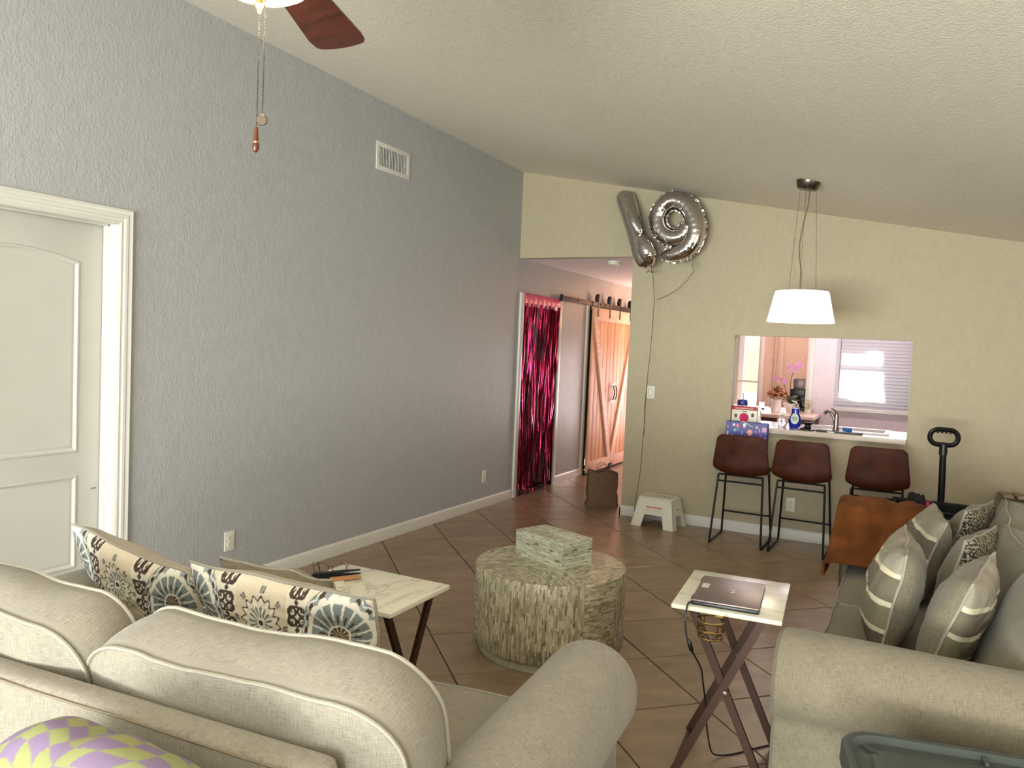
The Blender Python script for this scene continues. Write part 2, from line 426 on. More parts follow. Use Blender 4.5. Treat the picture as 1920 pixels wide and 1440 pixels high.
def cushion(name, parent, w, h, d, mtx, rc=.1, bulge=.04, gb=.015, seed=0, mat=None, pmat=None, pip=.0042, wr=.008, pipes=(1, -1)):
    """boxed cushion: two big faces w x h, thickness d along local z, gusset between two piping seams"""
    mat = mat or M['linen_a']; n = 96; per = rrect(w, h, rc, n); bm = B(); uvs = []
    def dis(p):
        q = p*3.2+Vector((seed*7.3, seed*1.7, 0)); a = noise.noise_vector(q)*wr*2
        q2 = Vector((p.x*16, p.y*4, p.z*6+seed)); return p + a + Vector((0, 0, 1))*noise.noise(q2)*wr*.35
    S = [0, .2, .4, .55, .7, .8, .88, .94, .975, 1.0]
    def face(side):
        rings = []
        for s in S:
            z = side*(d/2 + bulge*(1-s**2.4)); ring = []
            for k in range(n if s > 0 else 1):
                x, y = per[k][0]*s, per[k][1]*s
                ring.append(bm.verts.new(mtx @ dis(Vector((x, y, z))))); uvs.append((x, y))
            rings.append(ring)
        for A, C in zip(rings, rings[1:]):
            for k in range(n):
                if len(A) == 1: bm.faces.new((A[0], C[k], C[(k+1) % n]))
                else: bm.faces.new((A[k], A[(k+1) % n], C[(k+1) % n], C[k]))
        return rings[-1]
    F = face(1)
    mids = []; length = 0; L = []
    for k in range(n): L.append(length); length += math.dist(per[k], per[(k+1) % n])
    for j in range(1, 6):
        t = j/6; z = d/2-d*t; g = gb*sin(pi*t); ring = []
        for k in range(n):
            x, y = per[k]; r = math.hypot(x, y) or 1
            ring.append(bm.verts.new(mtx @ dis(Vector((x*(1+g/r), y*(1+g/r), z))))); uvs.append((L[k], z+2))
        mids.append(ring)
    Bk = face(-1)
    seq = [F]+mids+[Bk]
    for A, C in zip(seq, seq[1:]):
        for k in range(n): bm.faces.new((A[k], A[(k+1) % n], C[(k+1) % n], C[k]))
    o = build(name, bm, mat, parent, world=False, sharp=70); uvcol(o, uvs)
    for side in pipes:
        pb = B(); tube(pb, [mtx @ dis(Vector((x*1.004, y*1.004, side*(d/2+.001)))) for x, y in per], pip, 6, closed=True)
        build('piping', pb, pmat or M['piping'], o, world=False)
    return o

def pillow(name, label, loc, mtx3, w, h, t, front=None, back=None, seed=0, mats=None, group=None, n=26, pinch=.035, pmat=None):
    """knife-edge throw pillow; mtx3 turns the upright pillow (face along local -y) in the world. front/back: colour fn(u,v) or None"""
    root = thing(name, label, 'pillow', loc, 0, group)
    def P(u, v, side):
        k = (max(0, (1-u*u))*max(0, (1-v*v)))**.42
        x = u*w/2*(1-pinch*(1-v*v)*abs(u)); z = v*h/2*(1-pinch*(1-u*u)*abs(v)); y = side*t/2*k
        p = Vector((x, y, z)); wv = noise.noise(Vector((u*2.2+seed, v*2.2, side)))*.012*k + noise.noise(Vector((u*7, v*7+seed, side*3)))*.006*k
        edge = noise.noise_vector(Vector((u*2.0+seed, v*2.0, 3)))*.010
        return mtx3 @ (p + Vector((0, wv, h/2)) + edge)
    for side, fn, m in ((-1, front, 0), (1, back, 1)):
        nn = (250 if w > .6 else 190) if fn else n; nh = max(8, int(nn*h/w)) if fn else n
        bm = B(); g = [[bm.verts.new(P(-1+2*i/nn, -1+2*j/nh, side)) for j in range(nh+1)] for i in range(nn+1)]
        uv = [(w/2*(-1+2*i/nn), h/2*(-1+2*j/nh)) for i in range(nn+1) for j in range(nh+1)]
        for i in range(nn):
            for j in range(nh): bm.faces.new((g[i][j], g[i+1][j], g[i+1][j+1], g[i][j+1]))
        cols = None
        if fn: cols = [lin(fn(-1+2*i/nn, -1+2*j/nh)) for i in range(nn+1) for j in range(nh+1)]
        me_o = build('front_panel' if side < 0 else 'back_panel', bm, M['vc_fabric'] if fn else (mats or M['pillow_plain']), root, world=False, sharp=80)
        uvcol(me_o, uv, cols)
    pts = []; q = 22
    for a in range(q): pts.append((-1+2*a/q, -1))
    for a in range(q): pts.append((1, -1+2*a/q))
    for a in range(q): pts.append((1-2*a/q, 1))
    for a in range(q): pts.append((-1, 1-2*a/q))
    pb = B(); tube(pb, [P(u, v, 0) for u, v in pts], .0048, 6, closed=True)
    build('piping', pb, pmat or M['piping'], root, world=False)
    return root

# ------------------------------------------------------------------ room shell
def zc(x, y=0): return 3.2883 - .1871*x - .0127*y
XR, YB = 6.2, -11.4      # right wall, rear wall
def wall_holes(bm, fn, u0, u1, z0, z1, t0, t1, holes):
    us = sorted({u0, u1, *[h[0] for h in holes], *[h[1] for h in holes]}); zs = sorted({z0, z1, *[h[2] for h in holes], *[h[3] for h in holes]})
    for i in range(len(us)-1):
        for j in range(len(zs)-1):
            cu, cz = (us[i]+us[i+1])/2, (zs[j]+zs[j+1])/2
            if any(h[0] < cu < h[1] and h[2] < cz < h[3] for h in holes): continue
            vs = [bm.verts.new(fn(a, b, t)) for t in (t0, t1) for a, b in ((us[i], zs[j]), (us[i+1], zs[j]), (us[i+1], zs[j+1]), (us[i], zs[j+1]))]
            for q in ((0, 1, 2, 3), (4, 7, 6, 5), (0, 4, 5, 1), (1, 5, 6, 2), (2, 6, 7, 3), (3, 7, 4, 0)): bm.faces.new([vs[k] for k in q])
# floor: grout bed plus tiles laid on the diagonal
bm = B(); box(bm, -.12, XR+.1, YB-.1, 4.3, -.12, -.004); floor = struct(build('floor', bm, M['grout'], None, False))
TH = .7885; S1 = .5085
vdir = Vector((sin(TH), cos(TH), 0)); udir = Vector((-cos(TH), sin(TH), 0))
O1, O2 = .5179*1.037, -1.9168*1.037
tm = None; cnt = 0
for i in range(-14, 18):
    for j in range(-22, 14):
        c = vdir*(O1+(i+.5)*S1) + udir*(O2+(j+.5)*S1)
        if not (-.25 < c.x < 5.2 and -7.0 < c.y < 4.3): continue
        if c.y > .25 and c.x > 1.45: continue
        if (c-Vector((3.64, -6.98, 0))).dot(Vector((fw.x, fw.y, 0)).normalized()) < .75: continue
        if tm is None:
            bm = B(); h = S1/2-.0034; prism(bm, [(-h, -h), (h, -h), (h, h), (-h, h)], XYZ, -.008, 0, 0)
            es = [e for e in bm.edges if all(v.co.z > -.001 for v in e.verts)]; bmesh.ops.bevel(bm, geom=es, offset=.0025, segments=1, affect='EDGES')
            t0 = build('tile', bm, M['tile'], floor, world=False, sharp=30); tm = t0.data; o = t0
        else:
            o = bpy.data.objects.new('tile', tm); COL.objects.link(o); o.parent = floor
        o.location = Vector((c.x, c.y, 0)) - floor.location; o.rotation_euler = (0, 0, math.atan2(vdir.y, vdir.x)); cnt += 1
# left wall, with the panelled-door opening, the fringe-curtain doorway and the barn-door opening
bm = B(); wall_holes(bm, YZX, YB, 4.3, 0, 3.6, -.12, 0, [(-5.32, -4.41, 0, 2.085), (.10, 1.0, 0, 2.09), (1.93, 3.34, 0, 2.04)])
struct(build('wall_left', bm, M['grey_wall'], None, False))
bm = B(); wall_holes(bm, XZY, 0, XR, 0, 3.5, 0, .12, [(0, 1.193, 0, 2.436), (2.165, 3.562, .900, 1.732)])
for f in bm.faces: f.material_index = 1 if f.calc_center_median().x < 1.1 else 0
struct(build('wall_back', bm, [M['cream_wall'], M['cream_wall']], None, False))
bm = B(); wall_holes(bm, XZY, 0, XR, 0, 3.5, YB-.12, YB, [(.5, 4.9, .05, 2.25)]); struct(build('wall_rear', bm, M['grey_wall'], None, False))
bm = B(); box(bm, XR, XR+.12, YB, 4.3, 0, 3.0); struct(build('wall_right', bm, M['cream_wall'], None, False))
# sloping ceiling
bm = B(); vs = []
for x in (-.12, XR+.12):
    for y in (YB-.12, .12):
        vs.append(bm.verts.new((x, y, zc(x, y)))); vs.append(bm.verts.new((x, y, zc(x, y)+.15)))
for q in ((0, 2, 6, 4), (1, 5, 7, 3), (0, 1, 3, 2), (4, 6, 7, 5), (0, 4, 5, 1), (2, 3, 7, 6)): bm.faces.new([vs[k] for k in q])
struct(build('ceiling', bm, M['ceiling'], None, False))
# hall: ceiling, right wall, end wall
bm = B(); box(bm, -.12, 1.33, .12, 4.3, 2.436, 2.55); struct(build('ceiling_hall', bm, M['hall_ceiling'], None, False))
bm = B(); box(bm, 1.193, 1.333, .12, 4.3, 0, 2.44); struct(build('wall_hall_right', bm, M['cream_wall'], None, False))
bm = B(); box(bm, -.12, 1.40, 4.3, 4.4, 0, 2.5); struct(build('wall_hall_end', bm, M['kitchen_wall'], None, False))
# rooms glimpsed behind the two openings of the left wall
bm = B(); box(bm, -1.3, -.12, 1.0, 1.08, 0, 2.3); box(bm, -1.3, -.12, 0, .08, 0, 2.3); box(bm, -1.38, -1.3, 0, 1.08, 0, 2.3); box(bm, -1.3, -.12, 0, 1.08, 2.2, 2.3)
struct(build('wall_closet', bm, M['grey_wall'], None, False))
bm = B(); box(bm, -.5, -.12, 1.85, 1.93, 0, 2.3); box(bm, -.5, -.12, 3.34, 3.4, 0, 2.3); box(bm, -.56, -.5, 1.85, 3.4, 0, 2.3); box(bm, -.5, -.12, 1.85, 3.4, 2.04, 2.1)
struct(build('wall_pantry', bm, M['grey_wall'], None, False))
# kitchen shell
KY, NY = 2.5, 3.9
bm = B(); wall_holes(bm, XZY, 2.47, 4.8, 0, 2.44, KY, KY+.12, [(2.80, 3.60, 1.005, 2.0)]); struct(build('wall_kitchen', bm, M['kitchen_wall'], None, False))
bm = B(); wall_holes(bm, XZY, 1.33, 2.6, 0, 2.44, NY, NY+.1, [(1.34, 1.70, .62, 1.98)]); struct(build('wall_nook', bm, M['peach_wall'], None, False))
bm = B(); box(bm, 2.47, 2.6, KY+.12, NY, 0, 2.44); struct(build('wall_nook_side', bm, M['peach_wall'], None, False))
bm = B(); box(bm, 4.8, 4.9, .12, KY+.12, 0, 2.5); struct(build('wall_kitchen_right', bm, M['kitchen_wall'], None, False))
bm = B(); box(bm, 1.333, 4.8, .12, KY+.12, 2.44, 2.55); box(bm, 1.333, 2.6, KY+.12, 4.3, 2.44, 2.55); struct(build('ceiling_kitchen', bm, M['hall_ceiling'], None, False))
bm = B(); box(bm, 1.333, 4.8, .12, KY+.1, -.004, .0); box(bm, 1.333, 2.6, KY+.1, NY+.1, -.004, .0); struct(build('floor_kitchen', bm, M['tile'], None, False))
bm = B(); box(bm, 2.475, 2.545, KY-.02, KY, 0, 2.43, .004); struct(build('trim_kitchen', bm, M['white_paint'], None))

# baseboards
def baseprof(bm, fn, t0, t1, h=.093, d=.013):
    prism(bm, [(0, 0), (d, 0), (d, h-.022), (d*.75, h-.012), (d*.4, h-.003), (0, h)], fn, t0, t1)
bm = B(); baseprof(bm, lambda a, b, t: Vector((a, t, b)), YB, -5.40); baseprof(bm, lambda a, b, t: Vector((a, t, b)), -4.33, .035); baseprof(bm, lambda a, b, t: Vector((a, t, b)), 1.075, 1.80)
struct(build('baseboard_left', bm, M['white_paint'], None, sharp=30))
bm = B(); baseprof(bm, lambda a, b, t: Vector((t, -a, b)), 1.18, XR); baseprof(bm, lambda a, b, t: Vector((1.193-a, t, b)), -.013, .3)
struct(build('baseboard_back', bm, M['white_paint'], None, sharp=30))

# panelled door in the left wall
D0, D1, DZ, DX = -5.32, -4.41, 2.085, -.1
door = None
bm = B(); box(bm, DX-.035, DX, D0+.004, D1-.004, .008, DZ-.006, .002); door = struct(build('door_1', bm, M['door_paint'], None))
def arch_outline(y0, y1, z0, z1, rise, n=20):
    pts = [(y0, z0), (y1, z0)]
    for i in range(n+1):
        t = i/n; y = y1+(y0-y1)*t; s = min(1, max(0, (min(t, 1-t))/.30)); s = s*s*(3-2*s); pts.append((y, z1+rise*(.86*sin(pi*t)**.9 if 0 < t < 1 else 0)))
    return pts
def moulding(bm, pts, fn, prof):
    """sweep a profile of (inset, height) around a closed outline"""
    n = len(pts); cy = sum(p[0] for p in pts)/n; cz = sum(p[1] for p in pts)/n; rings = []
    for ins, hgt in prof:
        ring = []
        for k in range(n):
            a = Vector(pts[k-1]); b = Vector(pts[k]); c = Vector(pts[(k+1) % n])
            d1 = (b-a).normalized(); d2 = (c-b).normalized(); n1 = Vector((-d1.y, d1.x)); n2 = Vector((-d2.y, d2.x)); m = n1+n2
            m = m.normalized() if m.length > 1e-6 else n1
            q = b + m*(ins/max(.35, m.dot(n1))); ring.append(bm.verts.new(fn(q.x, q.y, hgt)))
        rings.append(ring)
    for A, C in zip(rings, rings[1:]):
        for k in range(n): bm.faces.new((A[k], A[(k+1) % n], C[(k+1) % n], C[k]))
    bm.faces.new(rings[-1])
prof = [(0, .001), (.004, .007), (.012, .009), (.018, .003), (.026, -.001), (.034, .0015), (.040, .0015)]
for z0, z1, rise in ((.335, .812, 0), (.925, 1.880, .055)):
    bm = B(); y0, y1 = D0+.135, D1-.135
    pts = [(y0, z0), (y1, z0), (y1, z1), (y0, z1)] if not rise else arch_outline(y0, y1, z0, z1, rise)
    moulding(bm, pts, lambda a, b, t: Vector((DX+t, a, b)), prof); build('panel', bm, M['door_paint'], door, sharp=25)
bm = B(); box(bm, DX, DX+.003, -4.465, -4.44, .729, .732); build('scuff_mark', bm, M['dark_slot'], door)
bm = B()   # jamb and stop
box(bm, -.12, .002, D1-.004, D1+.012, 0, DZ+.012); box(bm, -.12, .002, D0-.012, D0+.004, 0, DZ+.012); box(bm, -.12, .002, D0, D1, DZ-.004, DZ+.012)
box(bm, -.10+.003, -.06, D1-.014, D1, 0, DZ, .002); box(bm, -.10+.003, -.06, D0, D0+.014, 0, DZ, .002); box(bm, -.10+.003, -.06, D0, D1, DZ-.012, DZ, .002)
struct(build('trim_1', bm, M['white_paint'], None))
cp = [(0, 0), (0, .010), (.012, .014), (.016, .011), (.026, .012), (.032, .017), (.046, .018), (.052, .014), (.060, .016), (.070, .019), (.076, .016), (.076, 0)]
def casing(name, y0, y1, zt, cp=cp, x0=0.0):
    """stepped casing round three sides of an opening on the left wall, mitred"""
    bm = B(); n = len(cp); rings = []
    for (y, z, sy, sz) in ((y0, 0, -1, 0), (y0, zt, -1, 1), (y1, zt, 1, 1), (y1, 0, 1, 0)):
        rings.append([bm.verts.new((x0+h, y+sy*a, z+sz*a)) for a, h in cp])
    for A, C in zip(rings, rings[1:]):
        for k in range(n): bm.faces.new((A[k], A[(k+1) % n], C[(k+1) % n], C[k]))
    bm.faces.new(rings[0]); bm.faces.new(rings[-1][::-1])
    return struct(build(name, bm, M['white_paint'], None, sharp=20))
casing('trim_2', D0, D1, DZ)
# thin trims round the two hall openings
def flat_trim(name, bars):
    bm = B()
    for b in bars: box(bm, *b, .003)
    return struct(build(name, bm, M['white_paint'], None))
flat_trim('trim_3', [(-.12, .022, .035, .10, 0, 2.10), (-.12, .012, 1.0, 1.07, 0, 2.10)])
flat_trim('trim_4', [(-.02, .02, 1.80, 1.865, 0, 2.09)])
bm = B(); box(bm, -.12, .014, 1.90, 1.93, 0, 2.08, .002); struct(build('gap_shade_strip', bm, M['dark_slot'], None))  # dark strip: shade of the gap beside the barn door painted in
# rear patio doors (behind the camera)
bm = B()
for x in (.5, 1.94, 3.38, 4.84): box(bm, x, x+.06, YB-.08, YB-.02, .05, 2.25)
box(bm, .5, 4.9, YB-.08, YB-.02, .05, .12); box(bm, .5, 4.9, YB-.08, YB-.02, 2.18, 2.25)
struct(build('window_1', bm, M['white_paint'], None))

# ------------------------------------------------------------------ wall fittings
def outlet(root_label, p, ax, rocker=False, mat='white_plastic', group=None):
    """plate in its local frame: x right, z up, -y out of the wall; ax = rotation about z"""
    t = thing('wall_outlet' if not rocker else 'light_switch', root_label, 'outlet' if not rocker else 'switch', p, ax)
    w, h = .074, .118
    bm = B(); box(bm, -w/2, w/2, -.006, 0, -h/2, h/2, .0025); build('cover_plate', bm, M[mat], t, world=False)
    if rocker:
        bm = B(); box(bm, -.019, .019, -.0085, -.004, -.035, .035, .002); build('rocker', bm, M[mat], t, world=False)
        bm = B(); box(bm, -.021, .021, -.0066, -.005, -.037, .037); build('recess', bm, M['dark_nickel'], t, world=False)
    else:
        for s in (-1, 1):
            bm = B(); prism(bm, [(x, z+s*.0195) for x, z in rrect(.033, .028, .012, 20)], lambda a, b, q: Vector((a, q, b)), -.0085, -.004); k = build('socket', bm, M[mat], t, world=False)
            bm = B()
            box(bm, -.0085, -.0060, -.0092, -.0084, s*.0195-.001, s*.0195+.008); box(bm, .0055, .0080, -.0092, -.0084, s*.0195-.001, s*.0195+.007)
            lathe(bm, [(0, 0), (.0026, 0), (.0026, .0008), (0, .0008)], 10, mtx=Matrix.Translation((0, -.0084, s*.0195-.0075)) @ Matrix.Rotation(pi/2, 4, 'X'))
            build('slots', bm, M['dark_slot'], k, world=False, smooth=False)
    return t
outlet('white wall outlet low on the grey wall near the panelled door', (0, -3.643, .305), pi/2)
outlet('white wall outlet low on the grey wall just left of the hall doorway', (0, -.553, .298), pi/2)
outlet('beige wall outlet on the cream wall behind the second bar stool', (2.712, 0, .298), 0)
outlet('white rocker light switch on the cream wall beside the balloon string', (1.427, 0, 1.180), 0, True)
# return-air vent
t = thing('wall_vent', 'white metal air vent with vertical louvres high on the grey wall', 'vent', (0, -2.147, 2.914))
t.rotation_euler = (0, 0, pi/2)
def V(name, m, f): bm = B(); f(bm); return build(name, bm, m, t, world=False)
W2, H2 = .208, .103
def fr(bm):
    box(bm, -W2, W2, -.008, 0, H2-.034, H2, .002); box(bm, -W2, W2, -.008, 0, -H2, -H2+.034, .002)
    box(bm, -W2, -W2+.036, -.008, 0, -H2+.03, H2-.03, .002); box(bm, W2-.036, W2, -.008, 0, -H2+.03, H2-.03, .002)
V('frame', M['white_paint'], fr)
V('duct_back', M['dark_slot'], lambda bm: box(bm, -W2+.03, W2-.03, -.0015, 0, -H2+.03, H2-.03))
sl = None
for k in range(18):
    x = -W2+.046+k*(2*W2-.092)/17
    if sl is None:
        bm = B(); box(bm, -.0022, .0022, -.0060, -.0016, -H2+.032, H2-.032); sl = build('louvre', bm, M['white_paint'], t, world=False); sl.location = (x, 0, 0)
    else: c = sl.copy(); COL.objects.link(c); c.parent = t; c.location = (x, 0, 0)
for s in (-1, 1): V('screw', M['nickel'], lambda bm: lathe(bm, [(0, 0), (.005, 0), (.004, .002), (0, .0025)], 10, mtx=Matrix.Translation((s*(W2-.016), -.008, 0)) @ Matrix.Rotation(pi/2, 4, 'X')))
# smoke detector
t = thing('smoke_detector', 'small round white smoke detector on the hall ceiling', 'smoke detector', (.868, .36, 2.436))
bm = B(); lathe(bm, [(0, 0), (.068, 0), (.068, -.014), (.066, -.018)], 32); build('base', bm, M['white_plastic'], t, world=False)
bm = B(); lathe(bm, [(.060, -.018), (.060, -.034), (.050, -.040), (0, -.041)], 32); build('cover', bm, M['white_plastic'], t, world=False)

# ------------------------------------------------------------------ barn doors on the hall wall
rail = thing('sliding_door_rail', 'dark flat steel barn-door rail bolted above the hall opening', 'rail', (.03, 2.2, 2.07))
bm = B(); box(bm, .026, .036, .95, 3.95, 2.085, 2.140, .002); build('bar', bm, M['rail_metal'], rail)
for y in (1.03, 1.45, 2.17, 2.95):
    bm = B(); lathe(bm, [(0, 0), (.011, 0), (.011, .006), (.006, .009), (0, .009)], 8, mtx=Matrix.Translation((.036, y, 2.112)) @ Matrix.Rotation(pi/2, 4, 'Y')); build('bolt', bm, M['black_metal'], rail)
bm = B(); box(bm, .024, .062, .955, .985, 2.078, 2.150, .003); build('end_stop', bm, M['black_metal'], rail)
def barn_leaf(y0, y1, flip, label):
    t = thing('barn_door', label, 'door', (.06, (y0+y1)/2, .02), group=None)
    w = y1-y0; n = 6; pw = w/n
    for k in range(n):
        bm = B(); box(bm, .045, .063, y0+k*pw+.003, y0+(k+1)*pw-.003, .03, 2.065, .003); build('plank', bm, M['barn_wood'], t)
    bm = B(); box(bm, .063, .081, y0, y1, 1.905, 2.065, .003); build('top_rail', bm, M['barn_rail_wood'], t)
    bm = B(); box(bm, .063, .081, y0, y1, .03, .165, .003); build('bottom_rail', bm, M['barn_rail_wood'], t)
    a, b = (y0+.055, 1.903), (y1-.05, .167)
    if flip: a, b = (y1-.055, 1.903), (y0+.05, .167)
    s = .055; e = 1 if not flip else -1
    bm = B(); prism(bm, [(a[0]-s*1.0, a[1]), (a[0]+s*1.0, a[1]), (b[0]+s*1.0, b[1]), (b[0]-s*1.0, b[1])], YZX, .063, .086); build('brace', bm, M['barn_rail_wood'], t, smooth=False)
    for y in (y0+w*.14, y0+w*.67):
        bm = B(); box(bm, .081, .087, y-.018, y+.018, 1.955, 2.20, .002); h = build('hanger', bm, M['black_metal'], t)
        bm = B(); lathe(bm, [(0, -.014), (.044, -.014), (.044, -.006), (.036, -.004), (.036, .004), (.044, .006), (.044, .014), (0, .014)], 24, mtx=Matrix.Translation((.066, y, 2.176)) @ Matrix.Rotation(pi/2, 4, 'Y')); build('wheel', bm, M['black_metal'], h)
        bm = B(); box(bm, .052, .090, y-.026, y+.026, 2.175, 2.232, .012, seg=3); build('wheel_cap', bm, M['black_metal'], h)
    yh = y1-.045 if not flip else y0+.045
    bm = B(); tube(bm, [(.081, yh, 1.09), (.103, yh, 1.075), (.115, yh, 1.03), (.115, yh, .96), (.103, yh, .92), (.081, yh, .905)], .007, 8); hd = build('handle', bm, M['black_metal'], t)
    bm = B(); box(bm, .080, .086, yh-.017, yh+.017, 1.065, 1.125, .002); box(bm, .080, .086, yh-.017, yh+.017, .872, .932, .002); build('handle_plate', bm, M['nickel'], hd)
    return t
barn_leaf(1.875, 2.645, False, 'left leaf of the pale pine barn door with a slanted brace')
barn_leaf(2.651, 3.421, True, 'right leaf of the pale pine barn door, lit orange near its top')
t = thing('floor_guide', 'small black floor guide at the foot of the barn doors', 'door guide', (.07, 2.645, 0))
bm = B(); box(bm, .083, .097, 2.60, 2.69, .03, .075, .004); box(bm, .02, .097, 2.62, 2.67, 0, .012, .003); build('bracket', bm, M['black_metal'], t)

# ------------------------------------------------------------------ foil fringe curtain in the hall doorway
t = thing('fringe_curtain', 'shiny magenta foil fringe curtain taped across the hall doorway', 'curtain', (.0, .55, 0))
bm = B(); n = 30
vs = [[bm.verts.new((.016+.004*sin(i*1.7), .105+i*(.985-.105)/n, z+.006*sin(i*.9))) for i in range(n+1)] for z in (2.098, 2.03, 1.965)]
for a, c in zip(vs, vs[1:]):
    for i in range(n): bm.faces.new((a[i], a[i+1], c[i+1], c[i]))
b_ = build('header_band', bm, M['pink_band'], t); b_.modifiers.new('thick', 'SOLIDIFY').thickness = .0015
bm = B(); rnd = random.Random(3)
for k in range(150):
    y = .105 + .885*(k+.5)/150 + rnd.uniform(-.004, .004); u = (y-.105)/.885
    # strands gather towards the left of the doorway lower down, opening a gap at the right
    side = 1 if u > .74 else 0
    pull = 0 if side else .34*u
    x = .010+rnd.uniform(-.012, .014); z = 2.0; ph = rnd.uniform(0, 6); tw = rnd.uniform(.4, 1.6); wd = rnd.uniform(.0028, .005)
    zend = rnd.uniform(.0, .12) if rnd.random() < .8 else rnd.uniform(.4, 1.2)
    segs = 12; prev = None
    for s in range(segs+1):
        q = s/segs; zz = z+(zend-z)*q
        yy = y - pull*(q**1.1)*.55 - (.13*q if side else 0) + .012*sin(ph+q*5)*q; xx = x+.02*sin(ph*2+q*4)*q + (.03*q if side else 0)
        an = ph*.4+q*tw*3; dx, dy = sin(an)*wd, cos(an)*wd
        a = bm.verts.new((max(.004, xx)+dx, yy+dy, zz)); c = bm.verts.new((max(.004, xx)-dx, yy-dy, zz+.001))
        if prev: bm.faces.new((prev[0], prev[1], c, a))
        prev = (a, c)
f = build('fringe', bm, M['pink_foil'], t, smooth=False); f['kind'] = 'stuff'
bm = B(); rnd = random.Random(9)
for k in range(26):
    y = .1+rnd.random()*.8; x = rnd.uniform(-.02, .05); a = rnd.uniform(-.6, .6); L = rnd.uniform(.08, .25)
    p = [Vector((x+sin(a)*L*q, y+cos(a)*L*q, .004+.01*sin(pi*q)*rnd.random())) for q in (0, .33, .66, 1)]
    for s in range(3):
        bm.faces.new([bm.verts.new(v) for v in (p[s]+Vector((.003, 0, 0)), p[s]-Vector((.003, 0, 0)), p[s+1]-Vector((.003, 0, 0)), p[s+1]+Vector((.003, 0, 0)))])
f = build('trailing_strips', bm, M['pink_foil'], t, smooth=False); f['kind'] = 'stuff'
# threshold of the closet behind
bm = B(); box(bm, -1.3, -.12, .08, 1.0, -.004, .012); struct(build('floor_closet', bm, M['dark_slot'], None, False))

# ------------------------------------------------------------------ paper bag in the hall
t = thing('paper_bag', 'crumpled brown paper bag standing on the hall floor', 'bag', (.88, .30, 0), R(28))
bm = B(); w, d, h = .148, .085, .345; n = 40; per = rrect(2*w, 2*d, .02, n); rings = []
for j, z in enumerate([0, .012, .05, .1, .15, .2, .25, .3, .33, h]):
    sc = 1+.10*(1-z/h)**3*(1 if z > .01 else .6); ring = []
    for k in range(n):
        x, y = per[k]; nn = noise.noise(Vector((x*14, y*14, z*9)))*.012*(z > .01); crease = -.012*math.exp(-((z-.11-.05*x/w)/.02)**2)
        r = math.hypot(x, y); q = 1+(nn+crease)/r; zz = z + (.012*sin(x*30)+.006*sin(y*70) if z == h else 0)
        ring.append(bm.verts.new((x*sc*q, y*sc*q*(1-.12*(z/h)), zz)))
    rings.append(ring)
for a, c in zip(rings, rings[1:]):
    for k in range(n): bm.faces.new((a[k], a[(k+1) % n], c[(k+1) % n], c[k]))
bm.faces.new(rings[0][::-1])
o = build('bag_body', bm, M['kraft'], t, world=False, sharp=25); o.modifiers.new('thick', 'SOLIDIFY').thickness = .0015
for s in (-1, 1):
    bm = B(); tube(bm, [(-.05, s*.07, .325), (-.048, s*.072, .37), (-.03, s*.068, .41), (0, s*.066, .42), (.03, s*.068, .41), (.048, s*.072, .37), (.05, s*.07, .325)], .0025, 6); build('twisted_handle', bm, M['kraft'], t, world=False)

# ------------------------------------------------------------------ plastic step stool
t = thing('step_stool', 'white plastic step stool with slotted top against the cream wall', 'step stool', (1.625, -.205, 0), R(-5))
TW, TD, BW, BD, SH = .155, .10, .205, .155, .262
def stp(u, v, s=1):   # u,v in -1..1 , s 0 bottom..1 top
    return Vector((u*(BW+(TW-BW)*s), v*(BD+(TD-BD)*s), SH*s))
bm = B()
def side_panel(bm, a0, a1, v, axis):
    f = lambda u, s: stp(u, v, s) if axis == 'x' else stp(v, u, s)
    inn = Vector((0, -v*.006, 0)) if axis == 'x' else Vector((-v*.006, 0, 0))
    for Q in (((-1, 0), (-.52, 0), (-.44, .42), (-1, .42)), ((.52, 0), (1, 0), (1, .42), (.44, .42)), ((-1, .42), (-.44, .42), (-.44, .97), (-1, .97)), ((-.44, .42), (.44, .42), (.44, .97), (-.44, .97)), ((.44, .42), (1, .42), (1, .97), (.44, .97))):
        A = [bm.verts.new(f(u, s)) for u, s in Q]; C = [bm.verts.new(f(u, s)+inn) for u, s in Q]
        bm.faces.new(A); bm.faces.new(C[::-1])
        for k in range(4): bm.faces.new((A[k], C[k], C[(k+1) % 4], A[(k+1) % 4]))
for v in (-1, 1): side_panel(bm, 0, 0, v, 'x'); side_panel(bm, 0, 0, v, 'y')
build('side_panels', bm, M['white_plastic'], t, world=False, smooth=False)
bm = B(); pts = rrect(2*TW+.012, 2*TD+.012, .02, 40)
prism(bm, pts, XYZ, SH-.022, SH, .005); build('top', bm, M['white_plastic'], t, world=False, sharp=40)
slot = None
for k in range(7):
    bm = B(); x = -.108+k*.036; pp = [(x-.018+.004, -.058), (x-.012+.004, -.005), (x-.002, .0), (x+.004, .055), (x+.013, .058), (x+.006, .004), (x-.004, -.003), (x-.009, -.058)]
    prism(bm, pp, XYZ, SH-.002, SH+.0006); build('grip_slot', bm, M['dark_slot'], t, world=False, smooth=False)
for u in (-1, 1):
    for v in (-1, 1):
        bm = B(); c = stp(u*.80, v*.84, 0); prism(bm, [(c.x+x, c.y+y) for x, y in rrect(.088, .056, .012, 20)], XYZ, 0, .008, .002); build('foot', bm, M['white_plastic'], t, world=False)
def onfront(u, s, off=.0008): return stp(u, -1, s)+Vector((0, -off, 0))
bm = B(); bm.faces.new([bm.verts.new(onfront(u, s)) for u, s in ((-.42, .66), (.44, .66), (.44, .69), (-.42, .69))]); o = build('warning_stripe', bm, M['red_card'], t, world=False, smooth=False); o['label'] = 'dark red printed stripe'
bm = B()
